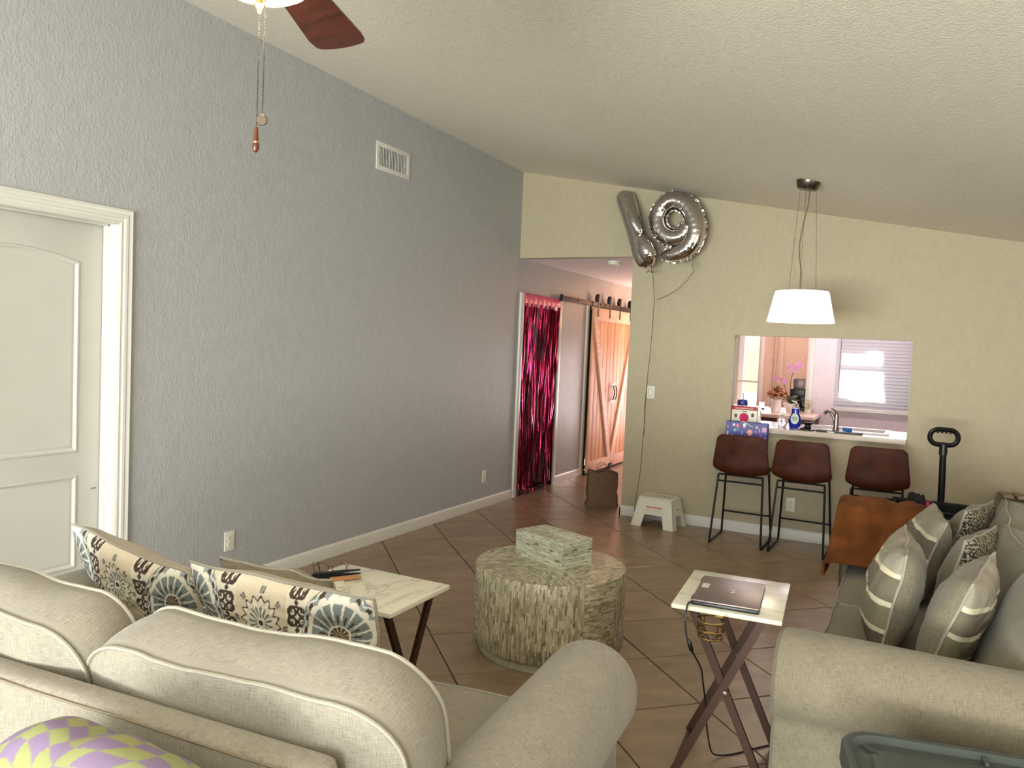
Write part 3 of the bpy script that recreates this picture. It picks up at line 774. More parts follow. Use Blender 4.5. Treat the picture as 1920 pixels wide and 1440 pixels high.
for a, b in ((-.42, -.18), (-.14, .12), (.16, .42)):
    for r_ in range(3):
        s = .63-r_*.035; bm.faces.new([bm.verts.new(onfront(u, q)) for u, q in ((a, s-.018), (b-.03*r_, s-.018), (b-.03*r_, s), (a, s))])
build('small_print', bm, M['sticker'], t, world=False, smooth=False)
bm = B()
for dy in (-.012, .012): lathe(bm, [(0, 0), (.006, 0), (.006, .0015), (0, .0015)], 12, mtx=Matrix.Translation(stp(1, 0, .62)+Vector((0, dy, 0))) @ Matrix.Rotation(pi/2, 4, 'Y'))
build('finger_holes', bm, M['dark_slot'], t, world=False)

# ------------------------------------------------------------------ bar stools
def make_stool(label):
    """local frame: back faces -y (towards the room), front of the seat towards +y"""
    t = thing('bar_stool', label, 'stool', (0, 0, 0), 0, 'brown bar stools under the pass-through')
    prof = [(-.205, .907, .196, 0), (-.203, .86, .201, .002), (-.198, .80, .207, .006), (-.190, .73, .215, .012), (-.178, .66, .224, .022), (-.165, .615, .226, .030), (-.14, .590, .222, .034),
            (-.10, .578, .214, .034), (-.04, .574, .208, .030), (.04, .578, .204, .026), (.12, .588, .200, .018), (.18, .600, .196, .010), (.205, .600, .185, .006)]
    nu = 22; bm = B(); g = []
    for j, (y, z, hw, cup) in enumerate(prof):
        row = []
        for i in range(nu+1):
            u = -1+2*i/nu; back = max(0, 1-j/5.0)
            rr = 1.0 if abs(u) < .84 else 1-.0*abs(u)
            x = hw*u; dz = cup*(abs(u)**2.6) * (1 if j >= 3 else 1)
            dy = .030*(abs(u)**2)*back if back > 0 else 0
            zz = z+dz; yy = y+dy + (0 if j > 5 else .0)
            if j == 0: zz -= .030*max(0, (abs(u)-.80)/.2)**2; x *= 1-.012*max(0, (abs(u)-.8)/.2)
            if j in (4, 5, 6): yy -= .020*(1-abs(u)**2)
            if 3 <= j <= 6: zz -= .018*(1-u*u)
            if j >= 11: yy -= .035*abs(u)**4
            row.append(bm.verts.new((x, yy, zz)))
        g.append(row)
    for j in range(len(g)-1):
        for i in range(nu): bm.faces.new((g[j][i], g[j][i+1], g[j+1][i+1], g[j+1][i]))
    s = build('bucket_seat', bm, M['leather'], t, world=False, sharp=80)
    m = s.modifiers.new('thick', 'SOLIDIFY'); m.thickness = .020; m.offset = 0; m = s.modifiers.new('sub', 'SUBSURF'); m.levels = 2; m.render_levels = 2
    for sx in (-1, 1):
        bm = B(); p = [(sx*.170, -.145, .575), (sx*.178, -.150, .56), (sx*.205, -.238, .03), (sx*.207, -.236, .0085), (sx*.208, -.215, .0085), (sx*.208, .19, .0085), (sx*.207, .215, .0085), (sx*.206, .215, .03), (sx*.178, .140, .56), (sx*.165, .13, .575)]
        tube(bm, p, .0085, 8); build('sled_leg', bm, M['black_metal'], t, world=False)
    def bar(p, q, name='stretcher'): bm = B(); tube(bm, [p, q], .0075, 8); build(name, bm, M['black_metal'], t, world=False)
    bar((-.184, -.157, .515), (.184, -.157, .515)); bar((-.204, .196, .20), (.204, .196, .20)); bar((-.17, .12, .566), (.17, .12, .566), 'seat_bar'); bar((-.17, -.13, .566), (.17, -.13, .566), 'seat_bar')
    return t
s1 = make_stool('brown leather bar stool nearest the hall, in front of the gift bag'); s1.location = (2.375, -.33, 0)
s2 = copy_tree(s1); s2.location = (2.848, -.335, 0); s2['label'] = 'brown leather bar stool in the middle, in front of the wall outlet'; s2.rotation_euler = (0, 0, R(-1))
s3 = copy_tree(s1); s3.location = (3.385, -.30, 0); s3['label'] = 'brown leather bar stool set apart, nearest the folding wagon'; s3.rotation_euler = (0, 0, R(1))

# gift bag standing on the first stool's seat, leaning to the wall
def giftcol(u, v):
    base = (62, 66, 148)
    items = [(-.90, .78, .05, (232, 120, 110), 't'), (-.62, .86, .06, (240, 232, 226), 'r'), (-.42, .82, .09, (220, 120, 130), 'r'), (-.55, .62, .07, (130, 180, 210), 'o'), (-.38, .66, .05, (130, 180, 210), 's'), (-.10, .88, .08, (244, 240, 236), 'o'), (-.1, .78, .06, (236, 130, 120), 'o'),
             (-.68, .30, .10, (150, 170, 200), 'o'), (-.68, .12, .06, (220, 170, 170), 'r'), (-.20, .52, .03, (210, 220, 235), 'v'), (.17, .56, .13, (240, 160, 150), 'o'), (.17, .40, .10, (214, 74, 70), 't'), (.52, .30, .15, (240, 242, 225), 'c'),
             (.12, .18, .10, (236, 160, 176), 'r'), (.50, .82, .07, (224, 150, 160), 'r'), (.85, .72, .12, (214, 150, 190), 'r'), (.72, .42, .09, (180, 80, 180), 's'), (.46, .60, .06, (200, 70, 120), 's'), (-.75, -.1, .09, (236, 130, 120), 't'), (-.3, -.15, .10, (240, 242, 225), 'c'), (.3, -.2, .09, (130, 180, 210), 'o'), (.8, -.05, .09, (236, 160, 176), 'r'),
             (-.5, -.6, .1, (220, 120, 130), 'o'), (.1, -.6, .1, (240, 160, 150), 'r'), (.65, -.55, .1, (150, 170, 200), 'o'), (-.05, .35, .025, (210, 220, 235), 'v'), (.62, .66, .03, (210, 220, 235), 'v'), (.9, .3, .03, (210, 220, 235), 'v'), (-.9, .45, .03, (210, 220, 235), 'v')]
    for x, y, r, c, k in items:
        dx, dy = u-x, v-y
        if k == 'o' and dx*dx+dy*dy < r*r: return c
        if k == 'r' and abs(dx) < r*.85 and abs(dy) < r*.9: return c
        if k == 't' and -r < dy < r and abs(dx) < (r-dy)*.5: return c
        if k == 'v' and abs(dx) < r*.5 and abs(dy) < r*2.6: return c
        if k == 's' and abs(dx*.7+dy*.7) < r*.45 and abs(dx-dy) < r*1.8: return c
        if k == 'c' and (dx*dx+dy*dy < (r*.6)**2 or ((abs(dx)-r*.5)**2+(dy+r*.2)**2 < (r*.45)**2)): return c
    return base
t = thing('gift_bag', 'blue party gift bag printed with sweets, standing on the first bar stool', 'bag', (2.345, -.155, .612))
bm = B(); nx, nz = 70, 76; w, h = .345, .375
g = [[bm.verts.new((-w/2+w*i/nx, -.045+.012*(j/nz), h*j/nz)) for j in range(nz+1)] for i in range(nx+1)]
for i in range(nx):
    for j in range(nz): bm.faces.new((g[i][j], g[i+1][j], g[i+1][j+1], g[i][j+1]))
cols = [lin(giftcol(-1+2*i/nx, -1+2*j/nz)) for i in range(nx+1) for j in range(nz+1)]
o = build('front_panel', bm, M['vc_gloss'], t, world=False); uvcol(o, None, cols)
M['bag_blue'] = simple('bag_blue', (50, 54, 128), .4)
bm = B()
F0, F1 = -.045, -.033
V3 = lambda x, y, z: bm.verts.new((x, y, z))
for sx in (-1, 1):
    bm.faces.new([V3(sx*w/2, F0, 0), V3(sx*(w/2-.012), 0, 0), V3(sx*(w/2-.012), 0, h), V3(sx*w/2, F1, h)]); bm.faces.new([V3(sx*(w/2-.012), 0, 0), V3(sx*w/2, .045, 0), V3(sx*w/2, .04, h), V3(sx*(w/2-.012), 0, h)])
bm.faces.new([V3(-w/2, .045, 0), V3(w/2, .045, 0), V3(w/2, .04, h), V3(-w/2, .04, h)]); bm.faces.new([V3(-w/2, F0, 0), V3(w/2, F0, 0), V3(w/2, .045, 0), V3(-w/2, .045, 0)])
build('gusset_and_back', bm, M['bag_blue'], t, world=False, smooth=False)
bm = B(); tube(bm, [(-.05, -.036, .365), (-.03, -.044, .385), (0, -.048, .372), (.03, -.045, .352), (.055, -.044, .34)], .004, 6); build('ribbon_handle', bm, M['white_plastic'], t, world=False)

# ------------------------------------------------------------------ pass-through ledge, worktop and sink
SX0, SX1, SY0, SY1 = 2.72, 3.41, .20, .58
bm = B(); T0, T1 = .902, .942
for b in ((2.167, 3.560, -.055, .125), (1.95, SX0, .122, .70), (SX1, 4.25, .122, .70), (SX0, SX1, .122, SY0), (SX0, SX1, SY1, .70)): box(bm, b[0], b[1], b[2], b[3], T0, T1)
o = build('worktop', bm, M['quartz'], None, False); tag(o, 'pale stone worktop running through the wall opening with a sink', 'worktop')
t = thing('base_cabinet', 'kitchen base cabinet under the sink worktop behind the wall', 'cabinet', (3.1, .41, 0))
bm = B(); box(bm, 1.97, 2.70, .125, .66, 0, .90); box(bm, 3.43, 4.2, .125, .66, 0, .90); box(bm, 2.70, 3.43, .64, .66, 0, .90); box(bm, 2.70, 3.43, .125, .14, 0, .70); build('carcass', bm, M['cabinet'], t, smooth=False)
t = thing('sink', 'white kitchen sink with raised rim set in the worktop', 'sink', (3.065, .39, .78))
bm = B(); o_ = .018
for b in ((SX0-o_, SX1+o_, SY0-o_, SY0+.02), (SX0-o_, SX1+o_, SY1-.02, SY1+o_), (SX0-o_, SX0+.02, SY0+.02, SY1-.02), (SX1-.02, SX1+o_, SY0+.02, SY1-.02)): box(bm, b[0], b[1], b[2], b[3], T1, T1+.014, .004)
build('rim', bm, M['porcelain'], t)
bm = B()
for q in (((SX0+.01, SY0+.01), (SX1-.01, SY0+.01)), ((SX1-.01, SY0+.01), (SX1-.01, SY1-.01)), ((SX1-.01, SY1-.01), (SX0+.01, SY1-.01)), ((SX0+.01, SY1-.01), (SX0+.01, SY0+.01))):
    (a, b), (c, d) = q; bm.faces.new([bm.verts.new(v) for v in ((a, b, T1), (c, d, T1), (c, d, .77), (a, b, .77))])
bm.faces.new([bm.verts.new(v) for v in ((SX0+.01, SY0+.01, .77), (SX1-.01, SY0+.01, .77), (SX1-.01, SY1-.01, .77), (SX0+.01, SY1-.01, .77))])
build('basin', bm, M['porcelain'], t, smooth=False)
# faucet
t = thing('faucet', 'brushed nickel single-lever faucet behind the black dish tray', 'faucet', (3.02, .155, .942))
bm = B(); lathe(bm, [(0, 0), (.034, 0), (.033, .006), (.027, .02), (.021, .045), (.0195, .09), (.0185, .125), (.019, .145), (.016, .160), (.008, .168), (0, .170)], 28); build('body', bm, M['nickel'], t, world=False)
bm = B(); p = []
for k in range(15):
    a = k/14; p.append((-.01-.085*sin(a*pi*.52)-.025*a, .03*a, .06+.165*sin(pi*(.10+.62*a))-.045*a*a-.03))
tube(bm, [(-.005, 0, .05), (-.014, .003, .085), (-.024, .006, .120), (-.038, .010, .148), (-.056, .016, .166), (-.074, .022, .168), (-.090, .028, .158), (-.098, .031, .145)], [.0125, .0125, .0122, .012, .012, .013, .0155, .016], 14); build('spout', bm, M['nickel'], t, world=False)
bm = B(); lathe(bm, [(0, 0), (.0145, 0), (.0145, -.004), (.006, -.005), (0, -.005)], 16, mtx=Matrix.Translation((-.100, .032, .140)) @ Matrix.Rotation(R(25), 4, 'Y')); build('aerator', bm, M['black_plastic'], t, world=False)
bm = B(); tube(bm, [(0, 0, .160), (-.012, -.004, .176), (-.030, -.008, .192), (-.045, -.010, .200)], [.012, .010, .0075, .006], 10, flat=(1, .6)); build('lever', bm, M['nickel'], t, world=False)
# black tray, stopper, scrubber
bm = B(); box(bm, 2.875, 3.235, .045, .105, .942, .957, .004); tag(build('drying_tray', bm, M['black_plastic'], None), 'low black drying tray along the ledge in front of the faucet', 'tray')
t = thing('scrub_brush_holder', 'black waisted scrub-brush holder between dish soap and faucet', 'brush holder', (2.800, .112, .942))
bm = B(); lathe(bm, [(0, 0), (.068, 0), (.066, .008), (.045, .018), (.026, .028), (.024, .040), (.038, .052), (.042, .060), (.036, .066), (0, .068)], 28); build('stand', bm, M['black_plastic'], t, world=False)
bm = B(); tube(bm, [(-.03, 0, .055), (-.06, -.01, .052), (-.075, -.012, .045)], .006, 8); build('hook', bm, M['black_plastic'], t, world=False)
bm = B(); box(bm, -.036, .036, -.016, .016, 0, .030, .010, Matrix.Translation((3.115, .080, .9575)) @ Matrix.Rotation(R(12), 4, 'Z')@Matrix.Rotation(R(4), 4, 'Y'), 3); tag(build('scrubber', bm, M['blue_sponge'], None), 'small bright blue scrubber lying on the black tray', 'sponge')
bm = B(); box(bm, 2.965, 3.025, .0, .03, .9425, .952, .004); tag(build('soap_dish_scrap', bm, M['white_plastic'], None), 'small white plastic piece lying on the ledge below the faucet', 'plastic piece')
# dish soap bottle
t = thing('dish_soap_bottle', 'blue dish soap bottle with clear pump and pale oval label', 'bottle', (2.682, .20, .942))
bm = B(); rings = []; n = 32
for z, rx, ry in ((0, .040, .024), (.004, .044, .027), (.03, .050, .030), (.07, .051, .030), (.10, .044, .028), (.125, .034, .024), (.145, .032, .023), (.165, .034, .024), (.172, .030, .022)):
    rings.append([bm.verts.new((rx*cos(2*pi*k/n), ry*sin(2*pi*k/n), z)) for k in range(n)])
for a, c in zip(rings, rings[1:]):
    for k in range(n): bm.faces.new((a[k], a[(k+1) % n], c[(k+1) % n], c[k]))
bm.faces.new(rings[0][::-1]); bm.faces.new(rings[-1]); build('bottle', bm, M['blue_liquid'], t, world=False)
bm = B(); lathe(bm, [(.0315, .172), (.032, .178), (.026, .192), (.014, .198), (.011, .204), (.011, .214), (0, .214)], 24, mtx=Matrix.Scale(.8, 4, (0, 1, 0))); c_ = build('pump_cap', bm, M['clear_plastic'], t, world=False)
bm = B(); tube(bm, [(.004, 0, .212), (.002, 0, .226), (-.014, -.002, .230), (-.036, -.004, .238)], [.006, .008, .007, .004], 10); build('spout', bm, M['white_plastic'], c_, world=False)
def ovalpatch(w, h, yf, z0, mat, name, par, n=28, zc_=0):
    bm = B(); c0 = bm.verts.new((0, yf(0, z0), z0)); pr = None; first = None
    rings = []
    for s in (.5, 1.0):
        rings.append([bm.verts.new((w/2*s*cos(2*pi*k/n), yf(w/2*s*cos(2*pi*k/n), z0+h/2*s*sin(2*pi*k/n)), z0+h/2*s*sin(2*pi*k/n)*(1+.12*sin(2*pi*k/n)))) for k in range(n)])
    for k in range(n):
        bm.faces.new((c0, rings[0][k], rings[0][(k+1) % n])); bm.faces.new((rings[0][k], rings[1][k], rings[1][(k+1) % n], rings[0][(k+1) % n]))
    return build(name, bm, mat, par, world=False)
lb = ovalpatch(.068, .094, lambda x, z: -.0312*math.sqrt(max(.05, 1-(x/.054)**2)), .078, M['label'], 'label', t)
bm = B()
for k, (a, b) in enumerate(((-.018, .018), (-.022, .020), (-.020, .016), (-.014, .022))): box(bm, a, b, -.0322, -.0316, .095-k*.009, .099-k*.009)
build('label_print', bm, M['leaf'], lb, world=False, smooth=False)
t = thing('soap_pump_bottle', 'round clear glass soap pump bottle left of the dish soap', 'bottle', (2.578, .20, .942))
bm = B(); lathe(bm, [(0, 0), (.026, 0), (.034, .006), (.043, .03), (.046, .055), (.042, .080), (.028, .098), (.015, .104), (.014, .112)], 28); build('bottle', bm, M['clear_plastic'], t, world=False)
bm = B(); lathe(bm, [(.017, .104), (.017, .120), (.006, .124), (.005, .148), (0, .148)], 20); tube(bm, [(.002, 0, .146), (-.004, 0, .154), (-.020, 0, .154), (-.032, 0, .146)], .0045, 8); build('pump', bm, M['white_plastic'], t, world=False)
# boxes and tumbler
t = thing('product_box', 'white carton with a red banner and magenta picture behind the gift bag', 'box', (2.28, .06, .942))
bm = B(); box(bm, -.108, .108, -.04, .04, 0, .166, .001); build('carton', bm, M['white_plastic'], t, world=False)
bm = B(); box(bm, -.1085, .1085, -.0412, .0405, .136, .1668, .0005); build('banner', bm, M['red_card'], t, world=False)
bm = B(); x = -.080
for wd in (.010, .008, .011, .007, .010, .009, .011, .008, .010, .007, .009, .010): box(bm, x, x+wd, -.0418, -.0410, .145, .154); x += wd+.004
build('banner_print', bm, M['sticker'], t, world=False, smooth=False)
bm = B(); x = -.020
for wd in (.006, .005, .007, .005, .006): box(bm, x, x+wd, -.0408, -.0402, .118, .127); x += wd+.003
build('title_print', bm, M['dark_slot'], t, world=False, smooth=False)
bm = B()
prism(bm, [(-.040, .06), (-.036, .092), (-.014, .108), (.014, .108), (.036, .09), (.040, .06), (.024, .034), (-.024, .034)], XZY, -.0408, -.0403); build('magenta_picture', bm, M['pink_fabric'], t, world=False, smooth=False)
bm = B()
for cx, cz in ((-.072, .082), (.072, .094)): prism(bm, [(cx+.013*cos(2*pi*k/16), cz+.019*sin(2*pi*k/16)) for k in range(16)], XZY, -.0408, -.0403)
build('round_picture', bm, M['cabinet'], t, world=False, smooth=False)
bm = B(); box(bm, 2.392, 2.414, .02, .09, .942, 1.112, .002); tag(build('white_carton', bm, M['porcelain'], None), 'narrow plain white carton beside the red-banner box', 'box')
t = thing('tumbler', 'clear tumbler with blue lid and straw behind the carton', 'cup', (2.205, .30, .942))
bm = B(); lathe(bm, [(0, 0), (.032, 0), (.034, .004), (.043, .165), (.041, .165), (.032, .006), (0, .006)], 28); build('cup', bm, M['clear_plastic'], t, world=False)
bm = B(); lathe(bm, [(.0445, .158), (.0465, .162), (.0465, .196), (.040, .212), (.012, .216), (0, .216)], 28); build('lid', bm, M['blue_lid'], t, world=False)
bm = B(); tube(bm, [(.002, 0, .02), (.002, 0, .275)], .0035, 8); build('straw', bm, M['dark_slot'], t, world=False)

# ------------------------------------------------------------------ second counter with its things
t = thing('kitchen_counter', 'peach-toned kitchen counter on a brown cabinet beyond the sink', 'counter', (2.0, 2.6, 0))
bm = B(); box(bm, 1.345, 2.655, 1.78, 2.478, .895, .935, .004); box(bm, 1.345, 2.462, 2.47, 3.05, .895, .935, .004); build('countertop', bm, M['peach_counter'], t)
bm = B(); box(bm, 1.36, 2.625, 1.82, 2.46, .08, .895); box(bm, 1.36, 2.44, 2.46, 3.03, .08, .895); build('cabinet_body', bm, M['cabinet'], t, smooth=False)
bm = B(); box(bm, 1.38, 2.60, 1.88, 2.44, 0, .08); build('plinth', bm, M['dark_slot'], t, smooth=False)
for k in range(3):
    x = 1.37+k*.42; bm = B(); box(bm, x+.01, x+.405, 1.803, 1.821, .11, .70, .004); dd = build('cabinet_door', bm, M['cabinet'], t)
    bm = B(); box(bm, x+.01, x+.405, 1.803, 1.821, .715, .88, .004); build('drawer_front', bm, M['cabinet'], t)
CT = .935
t = thing('pitcher', 'white porcelain pitcher full of orange and rust flowers', 'pitcher', (2.205, 2.2, CT))
bm = B(); lathe(bm, [(0, 0), (.050, 0), (.054, .004), (.052, .06), (.050, .11), (.056, .142), (.052, .142), (.046, .11), (.044, .012), (0, .012)], 28); build('body', bm, M['porcelain'], t, world=False)
bm = B(); tube(bm, [(-.048, 0, .125), (-.080, 0, .130), (-.090, 0, .095), (-.078, 0, .055), (-.050, 0, .035)], .007, 8); build('handle', bm, M['porcelain'], t, world=False)
t2 = thing('flower_bunch', 'bunch of orange, rust and peach flowers standing in the white pitcher', 'flowers', (2.205, 2.2, CT+.14)); rnd = random.Random(5)
for k in range(34):
    a = rnd.uniform(0, 2*pi); rr = rnd.uniform(.0, .115); z = .035+.10*(1-(rr/.12)**2)*rnd.uniform(.5, 1.1); c = Vector((rr*cos(a), rr*sin(a)*.8, z)); r0 = rnd.uniform(.018, .030); bm = B()
    for ly in range(3):
        for p_ in range(7):
            an = 2*pi*(p_+ly*.5)/7; d = Vector((cos(an), sin(an), -.55+ly*.65)).normalized(); q = r0*(1.15-.12*ly); s_ = Vector((-sin(an), cos(an), 0))*q*.55
            vs = [bm.verts.new(c+v) for v in (Vector((0, 0, ly*.004)), d*q*.6-s_, d*q+Vector((0, 0, .004)), d*q*.6+s_)]; bm.faces.new(vs)
    build('flower', bm, M[('flower_orange', 'flower_red', 'flower_pale', 'flower_red')[k % 4]], t2, world=False, smooth=False)
bm = B()
for k in range(16):
    a = rnd.uniform(0, 2*pi); rr = rnd.uniform(.06, .13); z = rnd.uniform(.0, .06); c = Vector((rr*cos(a)*.7, rr*sin(a)*.7, z)); d = Vector((cos(a), sin(a), rnd.uniform(-.6, .6))).normalized()*.05; s_ = Vector((-sin(a), cos(a), .2))*.013
    bm.faces.new([bm.verts.new(v) for v in (c, c+d*.5-s_, c+d, c+d*.5+s_)])
for k in range(8): a = k*pi/4; tube(bm, [(.02*cos(a), .02*sin(a), -.12), (.03*cos(a), .03*sin(a), 0), (.07*cos(a), .06*sin(a), .06)], .0022, 5)
f = build('foliage', bm, M['leaf'], t2, world=False, smooth=False)
t = thing('orchid_pot', 'low white pot holding a pink orchid with two flowering stems', 'plant', (2.335, 2.42, CT))
bm = B(); lathe(bm, [(0, 0), (.050, 0), (.056, .01), (.085, .085), (.085, .095), (.078, .095), (.050, .02), (0, .02)], 28); build('pot', bm, M['porcelain'], t, world=False)
bm = B()
for a, L in ((.3, .15), (2.4, .14), (4.0, .13), (5.3, .12), (1.3, .16)):
    pr = None
    for s in range(8):
        q = s/7; r_ = L*q; z = .09+.09*sin(q*2.0)*(.6+.5*(a == 1.3 or a == 2.4)); wv = .030*sin(pi*min(1, q*.95+.05)); c = Vector((r_*cos(a), r_*sin(a), z)); sd = Vector((-sin(a), cos(a), 0))*wv
        cur = (bm.verts.new(c-sd), bm.verts.new(c+Vector((0, 0, -.006))), bm.verts.new(c+sd))
        if pr: bm.faces.new((pr[0], pr[1], cur[1], cur[0])); bm.faces.new((pr[1], pr[2], cur[2], cur[1]))
        pr = cur
build('leaves', bm, M['leaf'], t, world=False)
def orch(par, p0, heads, pts):
    bm = B(); tube(bm, pts, .0035, 6); st = build('flower_stem', bm, M['stem'], par, world=False)
    for c in heads:
        c = Vector(c); bm = B()
        for k, L in enumerate((.030, .032, .030, .032, .028)):
            a = pi/2+2*pi*k/5; d = Vector((cos(a), -.15, sin(a)))*L; s_ = Vector((-sin(a), 0, cos(a)))*L*.42
            bm.faces.new([bm.verts.new(c+v) for v in (Vector((0, -.004, 0)), d*.55-s_, d, d*.55+s_)])
        fl = build('blossom', bm, M['orchid'], st, world=False, smooth=False)
orch(t, None, [(-.055, -.03, .505), (-.02, -.035, .53), (.02, -.03, .50), (.065, -.03, .56), (.085, -.03, .54), (.05, -.035, .52), (.0, -.03, .47)], [(-.01, 0, .09), (-.018, -.005, .20), (-.02, -.01, .33), (-.01, -.015, .42), (.01, -.02, .48), (.05, -.02, .53), (.075, -.02, .55)])
orch(t, None, [(-.19, -.03, .37), (-.165, -.03, .385), (-.085, -.03, .36), (-.08, -.03, .34)], [(-.03, 0, .09), (-.055, -.005, .18), (-.075, -.01, .27), (-.10, -.015, .34), (-.13, -.02, .37), (-.18, -.02, .375)])
bm = B(); lathe(bm, [(0, 0), (.028, 0), (.030, .004), (.030, .10), (.028, .10), (.028, .018), (0, .018)], 24, c=(2.055, 2.15, CT)); tag(build('glass_votive', bm, M['clear_plastic'], None), 'straight clear glass candle holder left of the pitcher', 'candle holder')
bm = B(); lathe(bm, [(0, .001), (.027, .001), (.027, .020), (0, .020)], 20, c=(2.055, 2.15, CT+.0185-.018+.018)); tag(build('dark_candle', bm, M['cabinet'], None), 'short dark candle inside the clear glass holder', 'candle')
t = thing('coffee_maker', 'tall black coffee maker with ribbed silver top on the far counter', 'coffee maker', (2.345, 2.86, CT))
bm = B(); box(bm, -.085, .085, -.10, .10, 0, .03, .006); box(bm, -.085, .085, .01, .10, .02, .25, .008); box(bm, -.085, .085, -.10, .10, .155, .255, .010); build('body', bm, M['black_plastic'], t, world=False)
bm = B(); box(bm, -.055, .065, -.07, .09, .25, .375, .012); w_ = build('water_tank', bm, M['laptop'], t, world=False)
for k in range(9): bm = B(); box(bm, -.050+k*.0125, -.046+k*.0125, -.0735, -.069, .262, .362); build('rib', bm, M['black_plastic'], w_, world=False, smooth=False)
bm = B(); lathe(bm, [(0, .03), (.045, .03), (.055, .07), (.045, .125), (.035, .14)], 20, c=(0, -.045, 0)); build('carafe', bm, M['black_plastic'], t, world=False)
t = thing('trailing_plant', 'small yellow-green leafy plant right of the coffee maker', 'plant', (2.53, 2.36, CT))
bm = B(); lathe(bm, [(0, 0), (.032, 0), (.040, .05), (.036, .05), (0, .045)], 20); build('pot', bm, M['porcelain'], t, world=False)
bm = B()
for k in range(9):
    a = k*2.4; L = .07+.02*(k % 3); z = .06+.012*k; c = Vector((.02*cos(a), .02*sin(a), z)); d = Vector((cos(a), sin(a)*.8, .25))*L; s_ = Vector((-sin(a), cos(a), 0))*.018
    bm.faces.new([bm.verts.new(v) for v in (c, c+d*.5-s_, c+d, c+d*.5+s_)]); tube(bm, [(0, 0, .045), tuple(c)], .002, 5)
build('leaves', bm, M['pale_leaf'], t, world=False, smooth=False)

# ------------------------------------------------------------------ kitchen windows and blinds
bm = B()
for b in ((2.80, 2.84, 1.005, 2.0), (3.56, 3.60, 1.005, 2.0), (2.84, 3.56, 1.005, 1.05), (2.84, 3.56, 1.95, 2.0), (2.84, 3.56, 1.48, 1.52)): box(bm, b[0], b[1], KY+.05, KY+.09, b[2], b[3])
w2 = struct(build('window_2', bm, M['white_paint'], None, False))
bm = B(); box(bm, 2.84, 3.56, KY+.068, KY+.072, 1.05, 1.95); build('pane', bm, M['thin_glass'], w2, False)
bm = B(); box(bm, 2.775, 3.625, KY-.055, KY+.05, .982, 1.005, .004); struct(build('trim_6', bm, M['white_paint'], None))
t = thing('window_blind', 'white slatted venetian blind over the sunlit kitchen window', 'blind', (3.19, KY-.012, 1.03))
bm = B(); box(bm, 2.765, 3.60, KY-.035, KY-.002, 1.98, 2.03, .004); build('head_rail', bm, M['white_paint'], t)
sl = None; ns = 26
for k in range(ns):
    z = 1.035+k*.0372
    if sl is None:
        bm = B(); pr = None
        for i in range(5):
            q = -1+i/2; pt = [(.0215*q*cos(1.08)+0, .0215*q*sin(1.08)+.0025*(1-q*q))]
            a = bm.verts.new((-.4145, pt[0][0], pt[0][1])); c = bm.verts.new((.4145, pt[0][0], pt[0][1]))
            if pr: bm.faces.new((pr[0], pr[1], c, a))
            pr = (a, c)
        sl = build('slat', bm, M['slat'], t, world=False); sl.location = (0, 0, z-1.03)
    else: c = sl.copy(); COL.objects.link(c); c.parent = t; c.location = (0, 0, z-1.03)
bm = B(); box(bm, 2.775, 3.605, KY-.028, KY-.004, 1.006, 1.022, .003); build('bottom_rail', bm, M['white_paint'], t)
for x in (2.84, 3.19, 3.53):
    bm = B(); tube(bm, [(x, KY-.033, 1.01), (x, KY-.033, 2.0)], .0012, 5); build('ladder_cord', bm, M['white_paint'], t)
bm = B(); tube(bm, [(2.825, KY-.045, 1.98), (2.82, KY-.047, 1.20)], .0035, 6); build('tilt_wand', bm, M['nickel'], t)
# nook window
bm = B()
for b in ((1.34, 1.365, .62, 1.98), (1.675, 1.70, .62, 1.98), (1.365, 1.675, .62, .66), (1.365, 1.675, 1.94, 1.98), (1.365, 1.675, 1.195, 1.222)): box(bm, b[0], b[1], NY+.02, NY+.06, b[2], b[3])
w3 = struct(build('window_3', bm, M['white_paint'], None, False))
for z0, z1 in ((.66, 1.195), (1.222, 1.94)): bm = B(); box(bm, 1.365, 1.675, NY+.038, NY+.042, z0, z1); build('pane', bm, M['thin_glass'], w3, False)
bm = B(); box(bm, 1.70, 1.755, NY-.015, NY, .55, 2.05, .003); box(bm, 1.33, 1.70, NY-.015, NY, 1.98, 2.05, .003); box(bm, 1.33, 1.755, NY-.04, NY, .58, .62, .003); struct(build('trim_7', bm, M['kitchen_wall'], None))
bm = B(); box(bm, 1.845, 1.86, NY-.02, NY, 0, 2.43, .003); box(bm, 1.95, 2.0, NY-.02, NY, 0, 2.43, .004); struct(build('trim_8', bm, M['peach_wall'], None))
bm = B(); tube(bm, [(1.885, NY-.03, 2.0), (1.875, NY-.03, 1.4), (1.88, NY-.03, .95)], .002, 5); tube(bm, [(1.925, NY-.03, 2.0), (1.915, NY-.03, 1.3), (1.90, NY-.03, .95)], .002, 5)
tag(build('hanging_cord', bm, M['dark_nickel'], None), 'thin dark hanging cord on the peach wall of the kitchen nook', 'cord')
# garden outside
bm = B(); box(bm, -6, 12, 4.5, 30, -.2, -.1); o = struct(build('ground', bm, M['lawn'], None, False))
bm = B()  # leafy lobes added outside to block the sun except through their gap
for k, (x, y, rx, ry, rz, z) in enumerate(((2.55, 4.9, .72, .45, 1.5, 2.6), (4.42, 4.9, .72, .45, 1.4, 2.75), (3.35, 4.75, 1.1, .35, .95, 1.02), (3.50, 4.8, .65, .40, .55, 3.08))):
    vs = bmesh.ops.create_icosphere(bm, subdivisions=4, radius=1)['verts']
    for v in vs:
        q = v.co.copy(); d = 1+.14*noise.noise(q*3+Vector((k*5, 0, 0)))+.08*noise.noise(q*9); v.co = Vector((x+q.x*rx*d, y+q.y*ry*d, z+q.z*rz*d))
tag(build('leaf_occluder', bm, M['occluder'], None), 'added leafy hedge with a sunlit gap, dimly seen through the kitchen blind', 'occluder')
